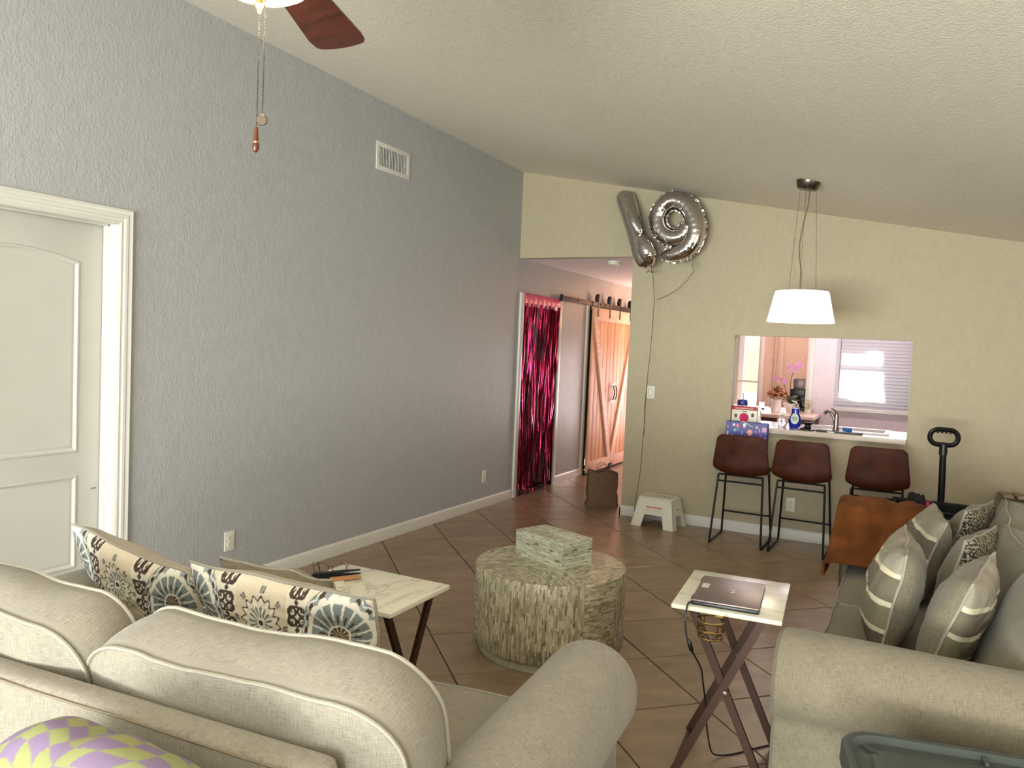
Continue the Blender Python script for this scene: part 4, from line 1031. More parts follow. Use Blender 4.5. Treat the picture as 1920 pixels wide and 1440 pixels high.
# ------------------------------------------------------------------ foil number balloons against wall and ceiling
def smooth_path(P, n):
    """Catmull-Rom through points with radius in the 4th slot"""
    out = []; Q = [P[0]]+list(P)+[P[-1]]
    for i in range(1, len(Q)-2):
        for s in range(n):
            t = s/n; a, b, c, d = Q[i-1], Q[i], Q[i+1], Q[i+2]
            out.append(tuple(.5*((2*b[k])+(-a[k]+c[k])*t+(2*a[k]-5*b[k]+4*c[k]-d[k])*t*t+(-a[k]+3*b[k]-3*c[k]+d[k])*t**3) for k in range(4)))
    out.append(P[-1]); return out
def balloon_tube(bm, P, n=18, depth=.8, closed=False, nseg=7, wr=.014):
    S = smooth_path(P, nseg); rad = []
    for i, q in enumerate(S): rad.append(max(.004, q[3]*(1+wr*sin(i*2.1)+wr*.6*sin(i*3.7+1))))
    pts = [q[:3] for q in S]
    tube(bm, pts, rad, n, closed=closed, flat=(1, 1))
t = thing('number_balloon', 'silver foil balloon shaped like a nine, touching wall and ceiling', 'balloon', (1.79, -.16, 2.40), group=None)
bm = B(); Y0 = -.16
ring = [(1.745, Y0, 2.70, .078), (1.70, Y0, 2.615, .080), (1.60, Y0, 2.595, .082), (1.50, Y0, 2.655, .080), (1.462, Y0, 2.765, .080), (1.505, Y0, 2.875, .082), (1.60, Y0, 2.925, .084), (1.71, Y0, 2.885, .086), (1.785, Y0, 2.78, .090), (1.812, Y0, 2.66, .092), (1.785, Y0, 2.55, .090), (1.715, Y0, 2.475, .084), (1.62, Y0, 2.445, .070), (1.545, Y0, 2.440, .045), (1.50, Y0, 2.425, .018)]
ring = [(a_, b_, c_-.020, d_*.985) for a_, b_, c_, d_ in ring]
balloon_tube(bm, ring, 22)
nb = build('foil_body', bm, M['chrome_foil'], t, sharp=180)
m = nb.modifiers.new('sub', 'SUBSURF'); m.levels = 1; m.render_levels = 1
bm = B(); S = smooth_path([(p[0], p[1], p[2], p[3]) for p in ring], 9)
cx, cz = 1.625, 2.70
for side in (1, -1):
    pts = []
    for i, q in enumerate(S):
        a = Vector(S[max(0, i-1)][:3]); b = Vector(S[min(len(S)-1, i+1)][:3]); tdir = (b-a).normalized(); nrm = Vector((-tdir.z, 0, tdir.x))*side
        pts.append(Vector(q[:3])+nrm*(q[3]*1.0+.006+.003*sin(i*2.4))+Vector((0, .004*sin(i*3), 0)))
    vs = None
    for i, p in enumerate(pts):
        a = Vector(S[max(0, i-1)][:3]); b = Vector(S[min(len(S)-1, i+1)][:3]); tdir = (b-a).normalized(); nrm = Vector((-tdir.z, 0, tdir.x))*side
        cur = (bm.verts.new(p-nrm*.010), bm.verts.new(p+nrm*.004+Vector((0, .004*sin(i*2.0), 0))))
        if vs: bm.faces.new((vs[0], cur[0], cur[1], vs[1]))
        vs = cur
build('seam_flange', bm, M['chrome_foil'], t, smooth=False)
bm = B(); tube(bm, [(1.775, Y0, 2.40), (1.793, Y0-.01, 2.365), (1.800, Y0-.01, 2.335), (1.790, Y0-.01, 2.32)], [.014, .006, .011, .004], 8); tube(bm, [(1.795, Y0-.01, 2.345), (1.812, Y0-.01, 2.30), (1.815, Y0-.012, 2.275)], .004, 6); build('neck_tail', bm, M['chrome_foil'], t)
t = thing('number_balloon', 'silver foil balloon shaped like a one, seen edge-on and leaning left', 'balloon', (1.44, -.22, 2.30))
bm = B()
balloon_tube(bm, [(1.120, -.13, 2.995, .045), (1.128, -.14, 2.965, .083), (1.165, -.15, 2.88, .090), (1.215, -.17, 2.76, .084), (1.262, -.19, 2.64, .080), (1.31, -.21, 2.52, .082), (1.36, -.22, 2.42, .088), (1.405, -.22, 2.355, .082), (1.43, -.22, 2.31, .035)], 20)
o1 = build('foil_body', bm, M['chrome_foil'], t, sharp=180); m = o1.modifiers.new('sub', 'SUBSURF'); m.levels = 1; m.render_levels = 1
bm = B(); balloon_tube(bm, [(1.215, -.27, 2.84, .020), (1.245, -.28, 2.79, .045), (1.285, -.29, 2.71, .052), (1.325, -.29, 2.63, .042), (1.350, -.29, 2.585, .022)], 18); o2 = build('foil_flag', bm, M['chrome_foil'], t, sharp=180); o2.modifiers.new('sub', 'SUBSURF').levels = 1
bm = B(); balloon_tube(bm, [(1.352, -.29, 2.585, .016), (1.372, -.29, 2.54, .052), (1.405, -.29, 2.47, .074), (1.435, -.28, 2.40, .070), (1.452, -.27, 2.345, .040), (1.455, -.26, 2.325, .014)], 18); o3 = build('foil_foot', bm, M['chrome_foil'], t, sharp=180); o3.modifiers.new('sub', 'SUBSURF').levels = 1
bm = B()
for path in ([(1.155, -.235, 2.955), (1.19, -.24, 2.88), (1.225, -.245, 2.80), (1.26, -.28, 2.70), (1.30, -.30, 2.64), (1.35, -.305, 2.585), (1.40, -.345, 2.48), (1.44, -.33, 2.38)],):
    P = smooth_path([(a, b, c, 0) for a, b, c in path], 7); vs = None
    for i, q in enumerate(P):
        w_ = .008+.006*(i % 2); cur = (bm.verts.new((q[0]-w_, q[1]-.004*(i % 2), q[2]-w_*.5)), bm.verts.new((q[0]+w_, q[1]-.004*((i+1) % 2), q[2]+w_*.5)))
        if vs: bm.faces.new((vs[0], vs[1], cur[1], cur[0]))
        vs = cur
build('crimped_seam', bm, M['chrome_foil'], t, smooth=False)
bm = B(); tube(bm, [(1.452, -.25, 2.33), (1.456, -.24, 2.29), (1.450, -.23, 2.26)], [.012, .005, .008], 8); tube(bm, [(1.452, -.23, 2.262), (1.425, -.23, 2.275), (1.405, -.23, 2.262)], .006, 6); tube(bm, [(1.452, -.23, 2.262), (1.475, -.23, 2.268), (1.488, -.23, 2.255)], .005, 6); build('neck_bow', bm, M['chrome_foil'], t)
bm = B(); tube(bm, [(1.452, -.20, 2.265), (1.468, -.16, 2.033), (1.462, -.16, 1.745), (1.452, -.16, 1.50), (1.443, -.16, 1.358), (1.436, -.16, 1.10), (1.434, -.16, .90), (1.428, -.16, .724), (1.420, -.17, .428), (1.402, -.20, .20), (1.393, -.22, .02), (1.40, -.25, .004)], .0024, 6)
bm2 = bm; tube(bm2, [(1.446, -.165, 1.36), (1.430, -.17, 1.05), (1.438, -.165, .80)], .0018, 5)
tag(build('balloon_ribbon', bm2, M['bronze'], None), 'thin dark ribbon hanging from the one-shaped balloon down to the stool', 'ribbon')
bm = B(); tube(bm, [(1.815, -.165, 2.28), (1.76, -.16, 2.20), (1.68, -.16, 2.12), (1.58, -.16, 2.06), (1.493, -.16, 2.024)], .0022, 6)
tag(build('balloon_ribbon', bm, M['bronze'], None), 'short dark ribbon slanting from the nine-shaped balloon', 'ribbon')

# ------------------------------------------------------------------ pendant lamp over the bar
PX, PY = 2.872, -1.27
PZ = zc(PX, PY)
t = thing('pendant_lamp', 'white drum-shade pendant lamp hung on thin wires from a nickel canopy', 'lamp', (PX, PY, 1.80))
tilt = Matrix.Rotation(math.atan(.1871), 4, 'Y')
bm = B(); lathe(bm, [(0, 0), (.082, 0), (.080, -.010), (.066, -.050), (.060, -.055), (0, -.055)], 40, mtx=Matrix.Translation((PX, PY, PZ)) @ tilt); build('canopy', bm, M['dark_nickel'], t)
zt, zb = 2.015, 1.803
bm = B(); lathe(bm, [(.224, zb), (.222, zb+.004), (.178, zt-.008), (.172, zt), (.168, zt), (.174, zt-.010), (.218, zb+.004), (.220, zb)], 56, c=(PX, PY, 0)); build('shade', bm, M['shade_glow'], t)
bm = B(); lathe(bm, [(0, zb+.002), (.205, zb+.002), (.219, zb+.008), (.205, zb+.012), (0, zb+.012)], 56, c=(PX, PY, 0)); df = build('diffuser', bm, M['diffuser_glow'], t)
bm = B(); lathe(bm, [(0, zb-.008), (.010, zb-.008), (.012, zb-.002), (.012, zb+.003)], 16, c=(PX, PY, 0)); build('finial', bm, M['nickel'], df)
bm = B(); lathe(bm, [(0, zt-.004), (.168, zt-.004), (.168, zt-.001), (0, zt-.001)], 40, c=(PX, PY, 0)); build('top_plate', bm, M['shade_glow'], t)
for k, a in enumerate((2.9, 4.6, .35)):
    x0, y0 = PX+.055*cos(a), PY+.055*sin(a); x1, y1 = PX+.055*cos(a)*1.7, PY+.06*sin(a); bm = B(); tube(bm, [(x0, y0, PZ-.045-.187*(x0-PX)), (x1, y1, zt)], .0013, 5); build('suspension_wire', bm, M['nickel'], t)
    bm = B(); lathe(bm, [(0, 0), (.004, 0), (.004, .018), (0, .018)], 8, c=(x1, y1, zt)); build('wire_grip', bm, M['nickel'], t)
bm = B(); tube(bm, [(PX+.01, PY, PZ-.05), (PX+.008, PY, PZ-.15), (PX-.02, PY, PZ-.30), (PX-.035, PY, PZ-.42), (PX-.030, PY, PZ-.52), (PX-.012, PY, PZ-.62), (PX-.01, PY, zt)], .0042, 8); build('lamp_cord', bm, M['nickel'], t)
point('pendant_bulb', (PX, PY, 1.74), 10, (1.0, .84, .62), .12)

# ------------------------------------------------------------------ ceiling fan
FX, FY = 2.085, -5.50; FZ = zc(FX, FY)
t = thing('ceiling_fan', 'ceiling fan with dark walnut blades, a lit glass bowl and two pull chains', 'fan', (FX, FY, 2.37))
bm = B(); lathe(bm, [(0, FZ+.01), (.07, FZ+.01), (.07, FZ-.03), (.045, FZ-.07), (.014, FZ-.075), (.014, 2.74), (.05, 2.735), (.10, 2.71), (.105, 2.62), (.09, 2.59), (.055, 2.575), (.055, 2.52), (.06, 2.515), (.06, 2.50), (0, 2.50)], 36, c=(FX, FY, 0)); build('motor_housing', bm, M['brass'], t)
bm = B(); lathe(bm, [(.060, 2.505), (.130, 2.500), (.139, 2.494), (.141, 2.486), (.139, 2.474), (.131, 2.458), (.116, 2.443), (.095, 2.431), (.068, 2.422), (.035, 2.417), (0, 2.416)], 40, c=(FX, FY, 0)); build('glass_bowl', bm, M['bowl_glow'], t)
bm = B(); lathe(bm, [(0, 2.420), (.020, 2.420), (.018, 2.412), (.009, 2.408), (.010, 2.402), (.0145, 2.396), (.010, 2.389), (.005, 2.385), (.0065, 2.381), (.004, 2.376), (0, 2.374)], 20, c=(FX, FY, 0)); build('finial', bm, M['brass'], t)
a0 = math.atan2(.61, -.25)
for k in range(5):
    a = a0+2*pi*k/5; bm = B()
    pts = [(.17, -.055), (.30, -.068), (.58, -.088), (.632, -.086), (.652, -.078), (.661, -.062), (.668, -.03), (.671, .0), (.669, .03), (.662, .062), (.652, .077), (.634, .085), (.58, .088), (.30, .068), (.17, .055)]
    mt = Matrix.Translation((FX, FY, 2.545)) @ Matrix.Rotation(a, 4, 'Z') @ Matrix.Rotation(R(-9), 4, 'X')
    prism(bm, pts, lambda x, y, z: mt @ Vector((x, y, z)), -.003, .003, .0015); bl = build('blade', bm, M['walnut'], t)
    bm = B(); prism(bm, [(.07, -.018), (.16, -.022), (.24, -.040), (.255, 0), (.24, .040), (.16, .022), (.07, .018)], lambda x, y, z: mt @ Vector((x, y, z)), .003, .010); build('blade_iron', bm, M['brass'], bl)
def chain(name, x, y, z0, z1):
    bm = B(); n = int((z0-z1)/.0052)
    for i in range(n):
        r = bmesh.ops.create_icosphere(bm, subdivisions=1, radius=.0020)['verts']
        for v in r: v.co += Vector((x+.0015*sin(i*.05), y, z0-i*.0052))
    tube(bm, [(x, y, z0), (x, y, z1)], .0006, 4)
    o = build(name, bm, M['bronze'], t); o['kind'] = 'stuff'; return o
c1 = chain('pull_chain', FX, FY, 2.374, 2.088)
bm = B(); lathe(bm, [(0, 2.089), (.0045, 2.088), (.0060, 2.062), (.0075, 2.052), (.0075, 2.048), (.0085, 2.044), (.0082, 2.034), (.005, 2.026), (0, 2.024)], 18, c=(FX, FY, 0)); build('wooden_bob', bm, M['bob_wood'], c1)
bm = B(); lathe(bm, [(.0078, 2.053), (.0084, 2.0505), (.0078, 2.048)], 18, c=(FX, FY, 0)); build('bob_ring', bm, M['brass'], c1)
c2 = chain('pull_chain', FX+.0235, FY-.004, 2.43, 2.118)
bm = B(); lathe(bm, [(0, -.003), (.0125, -.003), (.014, 0), (.0125, .003), (0, .003)], 28, mtx=Matrix.Translation((FX+.0225, FY-.004, 2.104)) @ Matrix.Rotation(R(35), 4, 'Z') @ Matrix.Rotation(pi/2+.25, 4, 'X')); build('chain_medallion', bm, M['bronze'], c2)
point('fan_bulb', (FX, FY, 2.36), 15, (1.0, .86, .62), .10)

# ------------------------------------------------------------------ drum table with bone-inlay mosaic
DXc, DYc, DR, DH = 2.0, -3.345, .388, .44
t = thing('drum_table', 'round drum coffee table covered in pale bone-inlay mosaic', 'table', (DXc, DYc, 0))
bm = B(); lathe(bm, [(0, 0), (DR-.035, 0), (DR-.033, .004), (DR-.033, .062), (0, .062)], 72); build('plinth', bm, M['plinth'], t, world=False)
NS = 12
for k in range(NS):   # side panels, alternately upright and flat strips
    a0_, a1_ = 2*pi*k/NS+.35, 2*pi*(k+1)/NS+.35; bm = B(); g = []; q = 8
    for i in range(q+1):
        a = a0_+(a1_-a0_)*i/q
        g.append([bm.verts.new((r*cos(a), r*sin(a), z)) for r, z in ((DR-.008, .050), (DR, .056), (DR, .15), (DR, .29), (DR, DH-.004), (DR-.004, DH))])
    for i in range(q):
        for j in range(5): bm.faces.new((g[i][j], g[i+1][j], g[i+1][j+1], g[i][j+1]))
    uv = []
    for i in range(q+1):
        for j in range(6):
            z = (0.05, .056, .15, .29, DH-.004, DH)[j]; s = DR*(a0_+(a1_-a0_)*i/q)
            uv.append((z+k*.3, s) if (k % 4) != 2 else (s, z+k*.17))
    o = build('side_panel', bm, M['mosaic'], t, world=False, sharp=60); uvcol(o, uv)
NT_ = 8
for k in range(NT_):
    a0_, a1_ = 2*pi*k/NT_+.2, 2*pi*(k+1)/NT_+.2; bm = B(); q = 9; c = bm.verts.new((0, 0, DH)); rim = [bm.verts.new(((DR-.004)*cos(a0_+(a1_-a0_)*i/q), (DR-.004)*sin(a0_+(a1_-a0_)*i/q), DH)) for i in range(q+1)]
    for i in range(q): bm.faces.new((c, rim[i], rim[i+1]))
    am = (a0_+a1_)/2+(pi/2 if k % 2 else 0)
    uv = [(v.co.x*cos(am)+v.co.y*sin(am)+k, -v.co.x*sin(am)+v.co.y*cos(am)) for v in bm.verts]
    o = build('top_wedge', bm, M['mosaic'], t, world=False, smooth=False); uvcol(o, uv)
# inlaid box
t = thing('inlaid_box', 'pale pearl-inlaid rectangular lidded box on the drum table', 'box', (1.972, -3.262, DH), R(-21.5))
w, d, h = .178, .107, .135
bm = B(); box(bm, -w, w, -d, d, 0, h*.74, .001); boxuv(build('body', bm, M['mosaic_box'], t, world=False, smooth=False))
bm = B(); box(bm, -w-.0006, w+.0006, -d-.0006, d+.0006, h*.75, h, .001); boxuv(build('lid', bm, M['mosaic_box'], t, world=False, smooth=False))
bm = B(); box(bm, -w+.001, w-.001, -d+.001, d-.001, h*.735, h*.755); build('lid_gap', bm, M['dark_slot'], t, world=False, smooth=False)

# ------------------------------------------------------------------ folding tray tables
def tray_table(label):
    t = thing('tray_table', label, 'table', (0, 0, 0), 0, 'marble-topped folding tray tables')
    w, d, H = .188, .243, .66
    bm = B(); box(bm, -w, w, -d, d, H-.016, H, .002); boxuv(build('tabletop', bm, M['marble'], t, world=False))
    for yy in (-.19, .19):
        for s in (-1, 1):
            bm = B(); off = yy+(.010*s); a = Vector((-s*.125, off, H-.018)); b = Vector((s*.165, off, .012)); dr = (b-a).normalized(); nr = Vector((dr.z, 0, -dr.x))*.014
            vs = []
            for p in (a, b):
                for n_ in (-1, 1):
                    for q in (-1, 1): vs.append(bm.verts.new(p+nr*n_+Vector((0, .0075*q, 0))))
            for f in ((0, 1, 3, 2), (4, 6, 7, 5), (0, 4, 5, 1), (2, 3, 7, 6), (0, 2, 6, 4), (1, 5, 7, 3)): bm.faces.new([vs[i] for i in f])
            lg = build('leg', bm, M['copper_leg'], t, world=False, smooth=False)
        bm = B(); lathe(bm, [(0, 0), (.007, 0), (.007, .004), (0, .005)], 12, mtx=Matrix.Translation((.010, yy-.018, .36)) @ Matrix.Rotation(pi/2, 4, 'X')); build('pivot_rivet', bm, M['nickel'], t, world=False)
    for s in (-1, 1):
        bm = B(); box(bm, s*.160-.010, s*.160+.010, -.215, .215, 0, .022, .002); build('foot_bar', bm, M['copper_leg'], t, world=False)
        bm = B(); box(bm, s*.125-.009, s*.125+.009, -.20, .20, H-.034, H-.0165, .001); build('top_rail', bm, M['copper_leg'], t, world=False)
    # wire cup holder under one short edge
    for nm, z, r in (('cup_ring', H-.030, .047), ('cup_ring', H-.062, .046), ('cup_ring', H-.088, .041)):
        bm = B(); tube(bm, [(-.045+r*cos(2*pi*k/24), -.262+r*sin(2*pi*k/24), z) for k in range(24)], .0026, 6, closed=True); build(nm, bm, M['gold_wire'], t, world=False)
    for a in (.6, 2.2, 3.8, 5.4):
        bm = B(); tube(bm, [(-.045+.047*cos(a), -.262+.047*sin(a), H-.030), (-.045+.046*cos(a), -.262+.046*sin(a), H-.062), (-.045+.041*cos(a), -.262+.041*sin(a), H-.088), (-.045+.02*cos(a), -.262+.02*sin(a), H-.090)], .0024, 6); build('cup_wire', bm, M['gold_wire'], t, world=False)
    bm = B(); tube(bm, [(-.045, -.213, H-.026), (-.035, -.225, H-.020), (-.022, -.215, H-.018)], .005, 6); box(bm, -.034, -.008, -.235, -.200, H-.026, H-.0165); build('bracket', bm, M['gold_wire'], t, world=False)
    return t
tb = tray_table('marble-topped folding tray table with the closed laptop on it, beside the right sofa')
tb.location = (3.062, -4.012, 0); tb.rotation_euler = (0, 0, R(5))
tl = copy_tree(tb); tl['label'] = 'marble-topped folding tray table with eyeglasses on it, in front of the left sofa'
tl.location = (1.90, -4.745, 0); tl.rotation_euler = (0, 0, R(-89))

# laptop, its cable
t = thing('laptop', 'closed dark grey laptop lying on the right tray table', 'laptop', (3.057, -4.066, .66), R(6))
bm = B(); box(bm, -.117, .117, -.165, .165, .001, .013, .004); build('base', bm, M['black_plastic'], t, world=False)
bm = B(); box(bm, -.116, .117, -.164, .164, .0135, .0205, .003); ld = build('lid', bm, M['laptop'], t, world=False)
for y in (-.120, .120):
    bm = B(); box(bm, -.120, -.108, y-.022, y+.022, .006, .0195, .003); build('hinge', bm, M['black_plastic'], t, world=False)
bm = B(); box(bm, -.104, -.078, .000, .055, .0204, .0209); build('sticker', bm, M['sticker'], ld, world=False)
bm = B(); tube(bm, [(.012+.017*cos(2*pi*k/36), .0+.017*sin(2*pi*k/36)*1.0, .0208) for k in range(36)], .0011, 6, closed=True); build('logo_ring', bm, M['screen_logo'], ld, world=False)
bm = B(); z0 = .0206; z1 = .0211
def stroke(bm, pts, wd=.0011):
    for (x0, y0), (x1, y1) in zip(pts, pts[1:]):
        d_ = Vector((x1-x0, y1-y0)).normalized()*wd; nx_, ny_ = -d_.y, d_.x
        prism(bm, [(x0+nx_-d_.x*.5, y0+ny_-d_.y*.5), (x0-nx_-d_.x*.5, y0-ny_-d_.y*.5), (x1-nx_+d_.x*.5, y1-ny_+d_.y*.5), (x1+nx_+d_.x*.5, y1+ny_+d_.y*.5)], XYZ, z0, z1)
def lt(pts, oy): stroke(bm, [(.012-y*.010+.005, oy+x*.006) for x, y in pts])
lt([(0, 0), (0, 1), (.6, .9), (.9, .5), (.6, .1), (0, 0)], -.0125)
lt([(.9, .15), (.1, .5), (.9, .9)], -.0060); lt([(.2, .5), (1.0, .55)], -.0060); lt([(.1, .45), (1.0, 0)], -.0060)
lt([(0, 1), (0, 0), (.8, 0)], .0020); lt([(0, 1), (0, 0), (.8, 0)], .0080)
build('logo_letters', bm, M['screen_logo'], ld, world=False, smooth=False)
t = thing('charging_cable', 'thin black charging cable hanging from the laptop to the floor', 'cable', (3.04, -3.98, 0))
pth = [(2.965, -4.235, .672), (2.955, -4.27, .668), (2.955, -4.29, .63), (2.958, -4.29, .58), (2.972, -4.285, .525), (2.992, -4.27, .485), (3.010, -4.25, .44), (3.012, -4.22, .38), (3.016, -4.18, .29), (3.012, -4.12, .18), (3.010, -4.05, .08), (3.015, -4.0, .02), (3.045, -3.965, .005), (3.09, -3.915, .004), (3.15, -3.83, .004), (3.215, -3.755, .004), (3.32, -3.70, .004)]
S = smooth_path([(a, b, c, 0) for a, b, c in pth], 6)
bm = B(); tube(bm, [q[:3] for q in S], .0032, 8); build('cord', bm, M['black_plastic'], t)
bm = B(); tube(bm, [(2.968, -4.286, .548), (2.972, -4.285, .536), (2.979, -4.281, .512), (2.984, -4.277, .500)], [.004, .008, .008, .004], 10); build('ferrite_bead', bm, M['black_plastic'], t)

# things on the left tray table
ZT = .661
t = thing('eyeglasses', 'brown-rimmed eyeglasses lying at the edge of the left tray table', 'glasses', (1.693, -4.70, ZT), R(40))
for s in (-1, 1):
    bm = B(); tube(bm, [(s*.034+.026*cos(2*pi*k/20)*(1.05), 0+.004*abs(cos(2*pi*k/20)), .020+.019*sin(2*pi*k/20)) for k in range(20)], .0018, 6, closed=True); build('rim', bm, M['bob_wood'], t, world=False)
    bm = B(); tube(bm, [(s*.062, .003, .028), (s*.068, .010, .028), (s*.068, .10, .012), (s*.066, .13, .003)], .0018, 6); build('temple', bm, M['bob_wood'], t, world=False)
bm = B(); tube(bm, [(-.008, 0, .026), (0, -.002, .030), (.008, 0, .026)], .0018, 6); build('bridge', bm, M['bob_wood'], t, world=False)
bm = B(); box(bm, -.075, .06, -.045, .05, 0, .003, mtx=Matrix.Translation((1.765, -4.80, ZT)) @ Matrix.Rotation(R(35), 4, 'Z')); tag(build('paper_card', bm, M['white_plastic'], None, False), 'white card under the black combs on the left tray table', 'card')
bm = B(); box(bm, -.055, .055, -.012, .012, 0, .010, .002, Matrix.Translation((1.795, -4.735, ZT+.0035)) @ Matrix.Rotation(R(52), 4, 'Z')); tag(build('tan_strip', bm, M['gold_foil'], None), 'small tan strip beside the black combs', 'strip')
for k, (dx, dy, a) in enumerate(((0, 0, 38), (-.012, .014, 46), (-.022, .028, 54))):
    bm = B(); mt = Matrix.Translation((1.755+dx, -4.745+dy, ZT+.0036+.0052*k)) @ Matrix.Rotation(R(a), 4, 'Z')
    prism(bm, [(-.085, -.008), (-.04, -.014), (.05, -.010), (.095, -.002), (.095, .002), (.05, .008), (-.04, .010), (-.085, .006)], lambda x, y, z: mt @ Vector((x, y, z)), 0, .005); o = build('black_comb', bm, M['black_plastic'], None, False)
    tag(o, ('lowest black pointed comb, next to the tan strip', 'middle black pointed comb of the three on the table', 'uppermost black pointed comb, nearest the eyeglasses')[k], 'comb', 'black combs on the left tray table')

# ------------------------------------------------------------------ sofas
def sofa(root, il, ir, seats, fab, armc, frame, nback, backspec, seat_z=.50, arm_top=.70, yf=.43, armf=.50, frame_z=.765, fo=0.0):
    """local frame: +y is where the sofa faces"""
    bm = B(); box(bm, il-.06, ir+.06, -.50, yf-.03, .07, .335, .015); o = build('base', bm, fab, root, world=False); boxuv(o)
    n = seats; w = (ir-il)/n
    for k in range(n):
        mt = Matrix.Translation((il+w*(k+.5), (yf-.36)/2, seat_z-.088))
        cushion('seat_cushion', o, w-.006, yf+.36, .16, mt, rc=.06, bulge=.022, gb=.012, seed=k+seats*3, mat=fab, wr=.005)
    # back frame: rounded slab with piping along its rear top edge
    x0, x1 = frame; bm = B(); sec = [(-.585, .07), (-.585, frame_z-.016), (-.577, frame_z-.004), (-.565, frame_z), (-.525, frame_z+.002), (-.513, frame_z-.006), (-.505, frame_z-.03), (-.495, .07)]
    sec = [(a_+fo, b_) for a_, b_ in sec]
    rows = []; xs = [x0+.0, x0+.01, x0+.03]+[x0+.03+(x1-x0-.06)*i/10 for i in range(1, 10)]+[x1-.03, x1-.01, x1]
    for x in xs:
        e = min(x-x0, x1-x); s = 1 if e > .025 else (.985 if e > .005 else .93)
        rows.append([bm.verts.new((x, -.54+fo+(y+.54-fo)*(s if s > .95 else .7), z if z < .1 else (frame_z-.02+(z-frame_z+.02)*1-(1-s)*.12))) for y, z in sec])
    m_ = len(sec)
    for a, c in zip(rows, rows[1:]):
        for k in range(m_): bm.faces.new((a[k], a[(k+1) % m_], c[(k+1) % m_], c[k]))
    bm.faces.new(rows[0]); bm.faces.new(rows[-1][::-1]); fr_ = build('back_frame', bm, fab, root, world=False); boxuv(fr_)
    bm = B(); tube(bm, [(x0+.02, -.58+fo, .1), (x0+.012, -.582+fo, frame_z-.03), (x0+.03, -.586+fo, frame_z-.010)]+[(x0+.03+(x1-x0-.06)*i/10, -.5855+fo, frame_z-.010+.002*sin(i*2)) for i in range(1, 10)]+[(x1-.03, -.586+fo, frame_z-.010), (x1-.012, -.582+fo, frame_z-.03), (x1-.02, -.58+fo, .1)], .0026, 6); build('piping', bm, M['dark_piping'], fr_, world=False)
    # back cushions
    for k, (xc, yc, zc_, wd, ht, th, lean, yaw, roll) in enumerate(backspec):
        mt = Matrix.Translation((xc, yc, zc_)) @ Matrix.Rotation(R(yaw), 4, 'Z') @ Matrix.Rotation(R(lean), 4, 'X') @ Matrix.Rotation(R(roll), 4, 'Y') @ Matrix(((1, 0, 0, 0), (0, 0, -1, 0), (0, 1, 0, 0), (0, 0, 0, 1)))
        cushion('back_cushion', root, wd, ht, th, mt, rc=.115, bulge=.045, gb=.016, seed=20+k*3+int(seats), mat=fab, wr=.012, pip=.0046)
    # rolled arms
    for sgn, xc in zip((-1, 1), armc):
        rr = .142; cz = arm_top-rr; prof = []
        inn = xc-sgn*.100; out = xc+sgn*.085
        prof.append((inn, .07)); prof.append((inn, cz-.10))
        for i in range(25):
            a = R(205 - 255*i/24); prof.append((xc-sgn*(-cos(a))*rr*(1), cz+sin(a)*rr))
        prof.append((out, cz-.135)); prof.append((out, .07))
        L = [0]
        for a, b in zip(prof, prof[1:]): L.append(L[-1]+math.dist(a, b))
        ys = [(-.47, .96)]+[(-.46+i*(armf-.06+.46)/9, 1) for i in range(10)]+[(armf-.035, .998), (armf-.016, .985), (armf-.004, .955), (armf, .91)]
        bm = B(); rows = []; uv = []
        for y, s in ys:
            row = []
            for k, (x, z) in enumerate(prof):
                q = Vector((x, y, z)); f_ = 1-.055*max(0, (armf-.1-y))*0
                zz = cz+(z-cz)*s if z > .1 else z; xx = xc+(x-xc)*s
                nz = noise.noise(Vector((x*5, y*4, z*5)))*.006
                row.append(bm.verts.new((xx+nz, y, zz+nz*.6*(z > .1)))); uv.append((L[k], y))
            rows.append(row)
        for a, c in zip(rows, rows[1:]):
            for k in range(len(prof)-1): bm.faces.new((a[k], a[k+1], c[k+1], c[k]))
            bm.faces.new((a[-1], a[0], c[0], c[-1]))
        bm.faces.new(rows[-1]); bm.faces.new(rows[0][::-1])
        bmesh.ops.triangulate(bm, faces=[f for f in bm.faces if len(f.verts) > 4])
        ar = build('arm', bm, fab, root, world=False, sharp=60); uvcol(ar, uv)
        bm = B(); tube(bm, [(xc+(x-xc)*.962, armf-.008, cz+(z-cz)*.962 if z > .1 else z) for x, z in prof], .0034, 6); build('piping', bm, M['arm_piping_a'] if fab is M['linen_a'] else M['arm_piping_b'], ar, world=False)
    for x in (armc[0], armc[1]):
        for y in (-.42, armf-.08): bm = B(); lathe(bm, [(0, 0), (.022, 0), (.030, .07), (0, .07)], 16, c=(x, y, 0)); build('foot', bm, M['cabinet'], root, world=False)

sa = thing('sofa', 'light linen two-cushion sofa in the foreground, seen from behind, two printed pillows on it', 'sofa', (1.836, -5.427, 0), R(4.5))
sofa(sa, -.64, .915, 2, M['linen_a'], (-.75, 1.035), (-.66, .855), 2,
     [(-.262, -.360, .650, .80, .48, .160, 13, 0, 0), (.550, -.354, .646, .82, .48, .160, 13, 0, 0)], frame_z=.785)
sb = thing('sofa', 'beige rolled-arm sofa on the right, loaded with throw pillows and a rust blanket', 'sofa', (3.79, -3.26, 0), R(90))
sofa(sb, -1.06, 1.06, 2, M['linen_b'], (-1.155, 1.155), (-1.05, 1.05), 3,
     [(.715, -.255, .635, .70, .44, .17, 20, 0, 0), (.02, -.245, .615, .72, .44, .19, 22, 4, 0), (-.70, -.245, .605, .74, .43, .20, 24, 0, 0)], seat_z=.48, fo=.115)

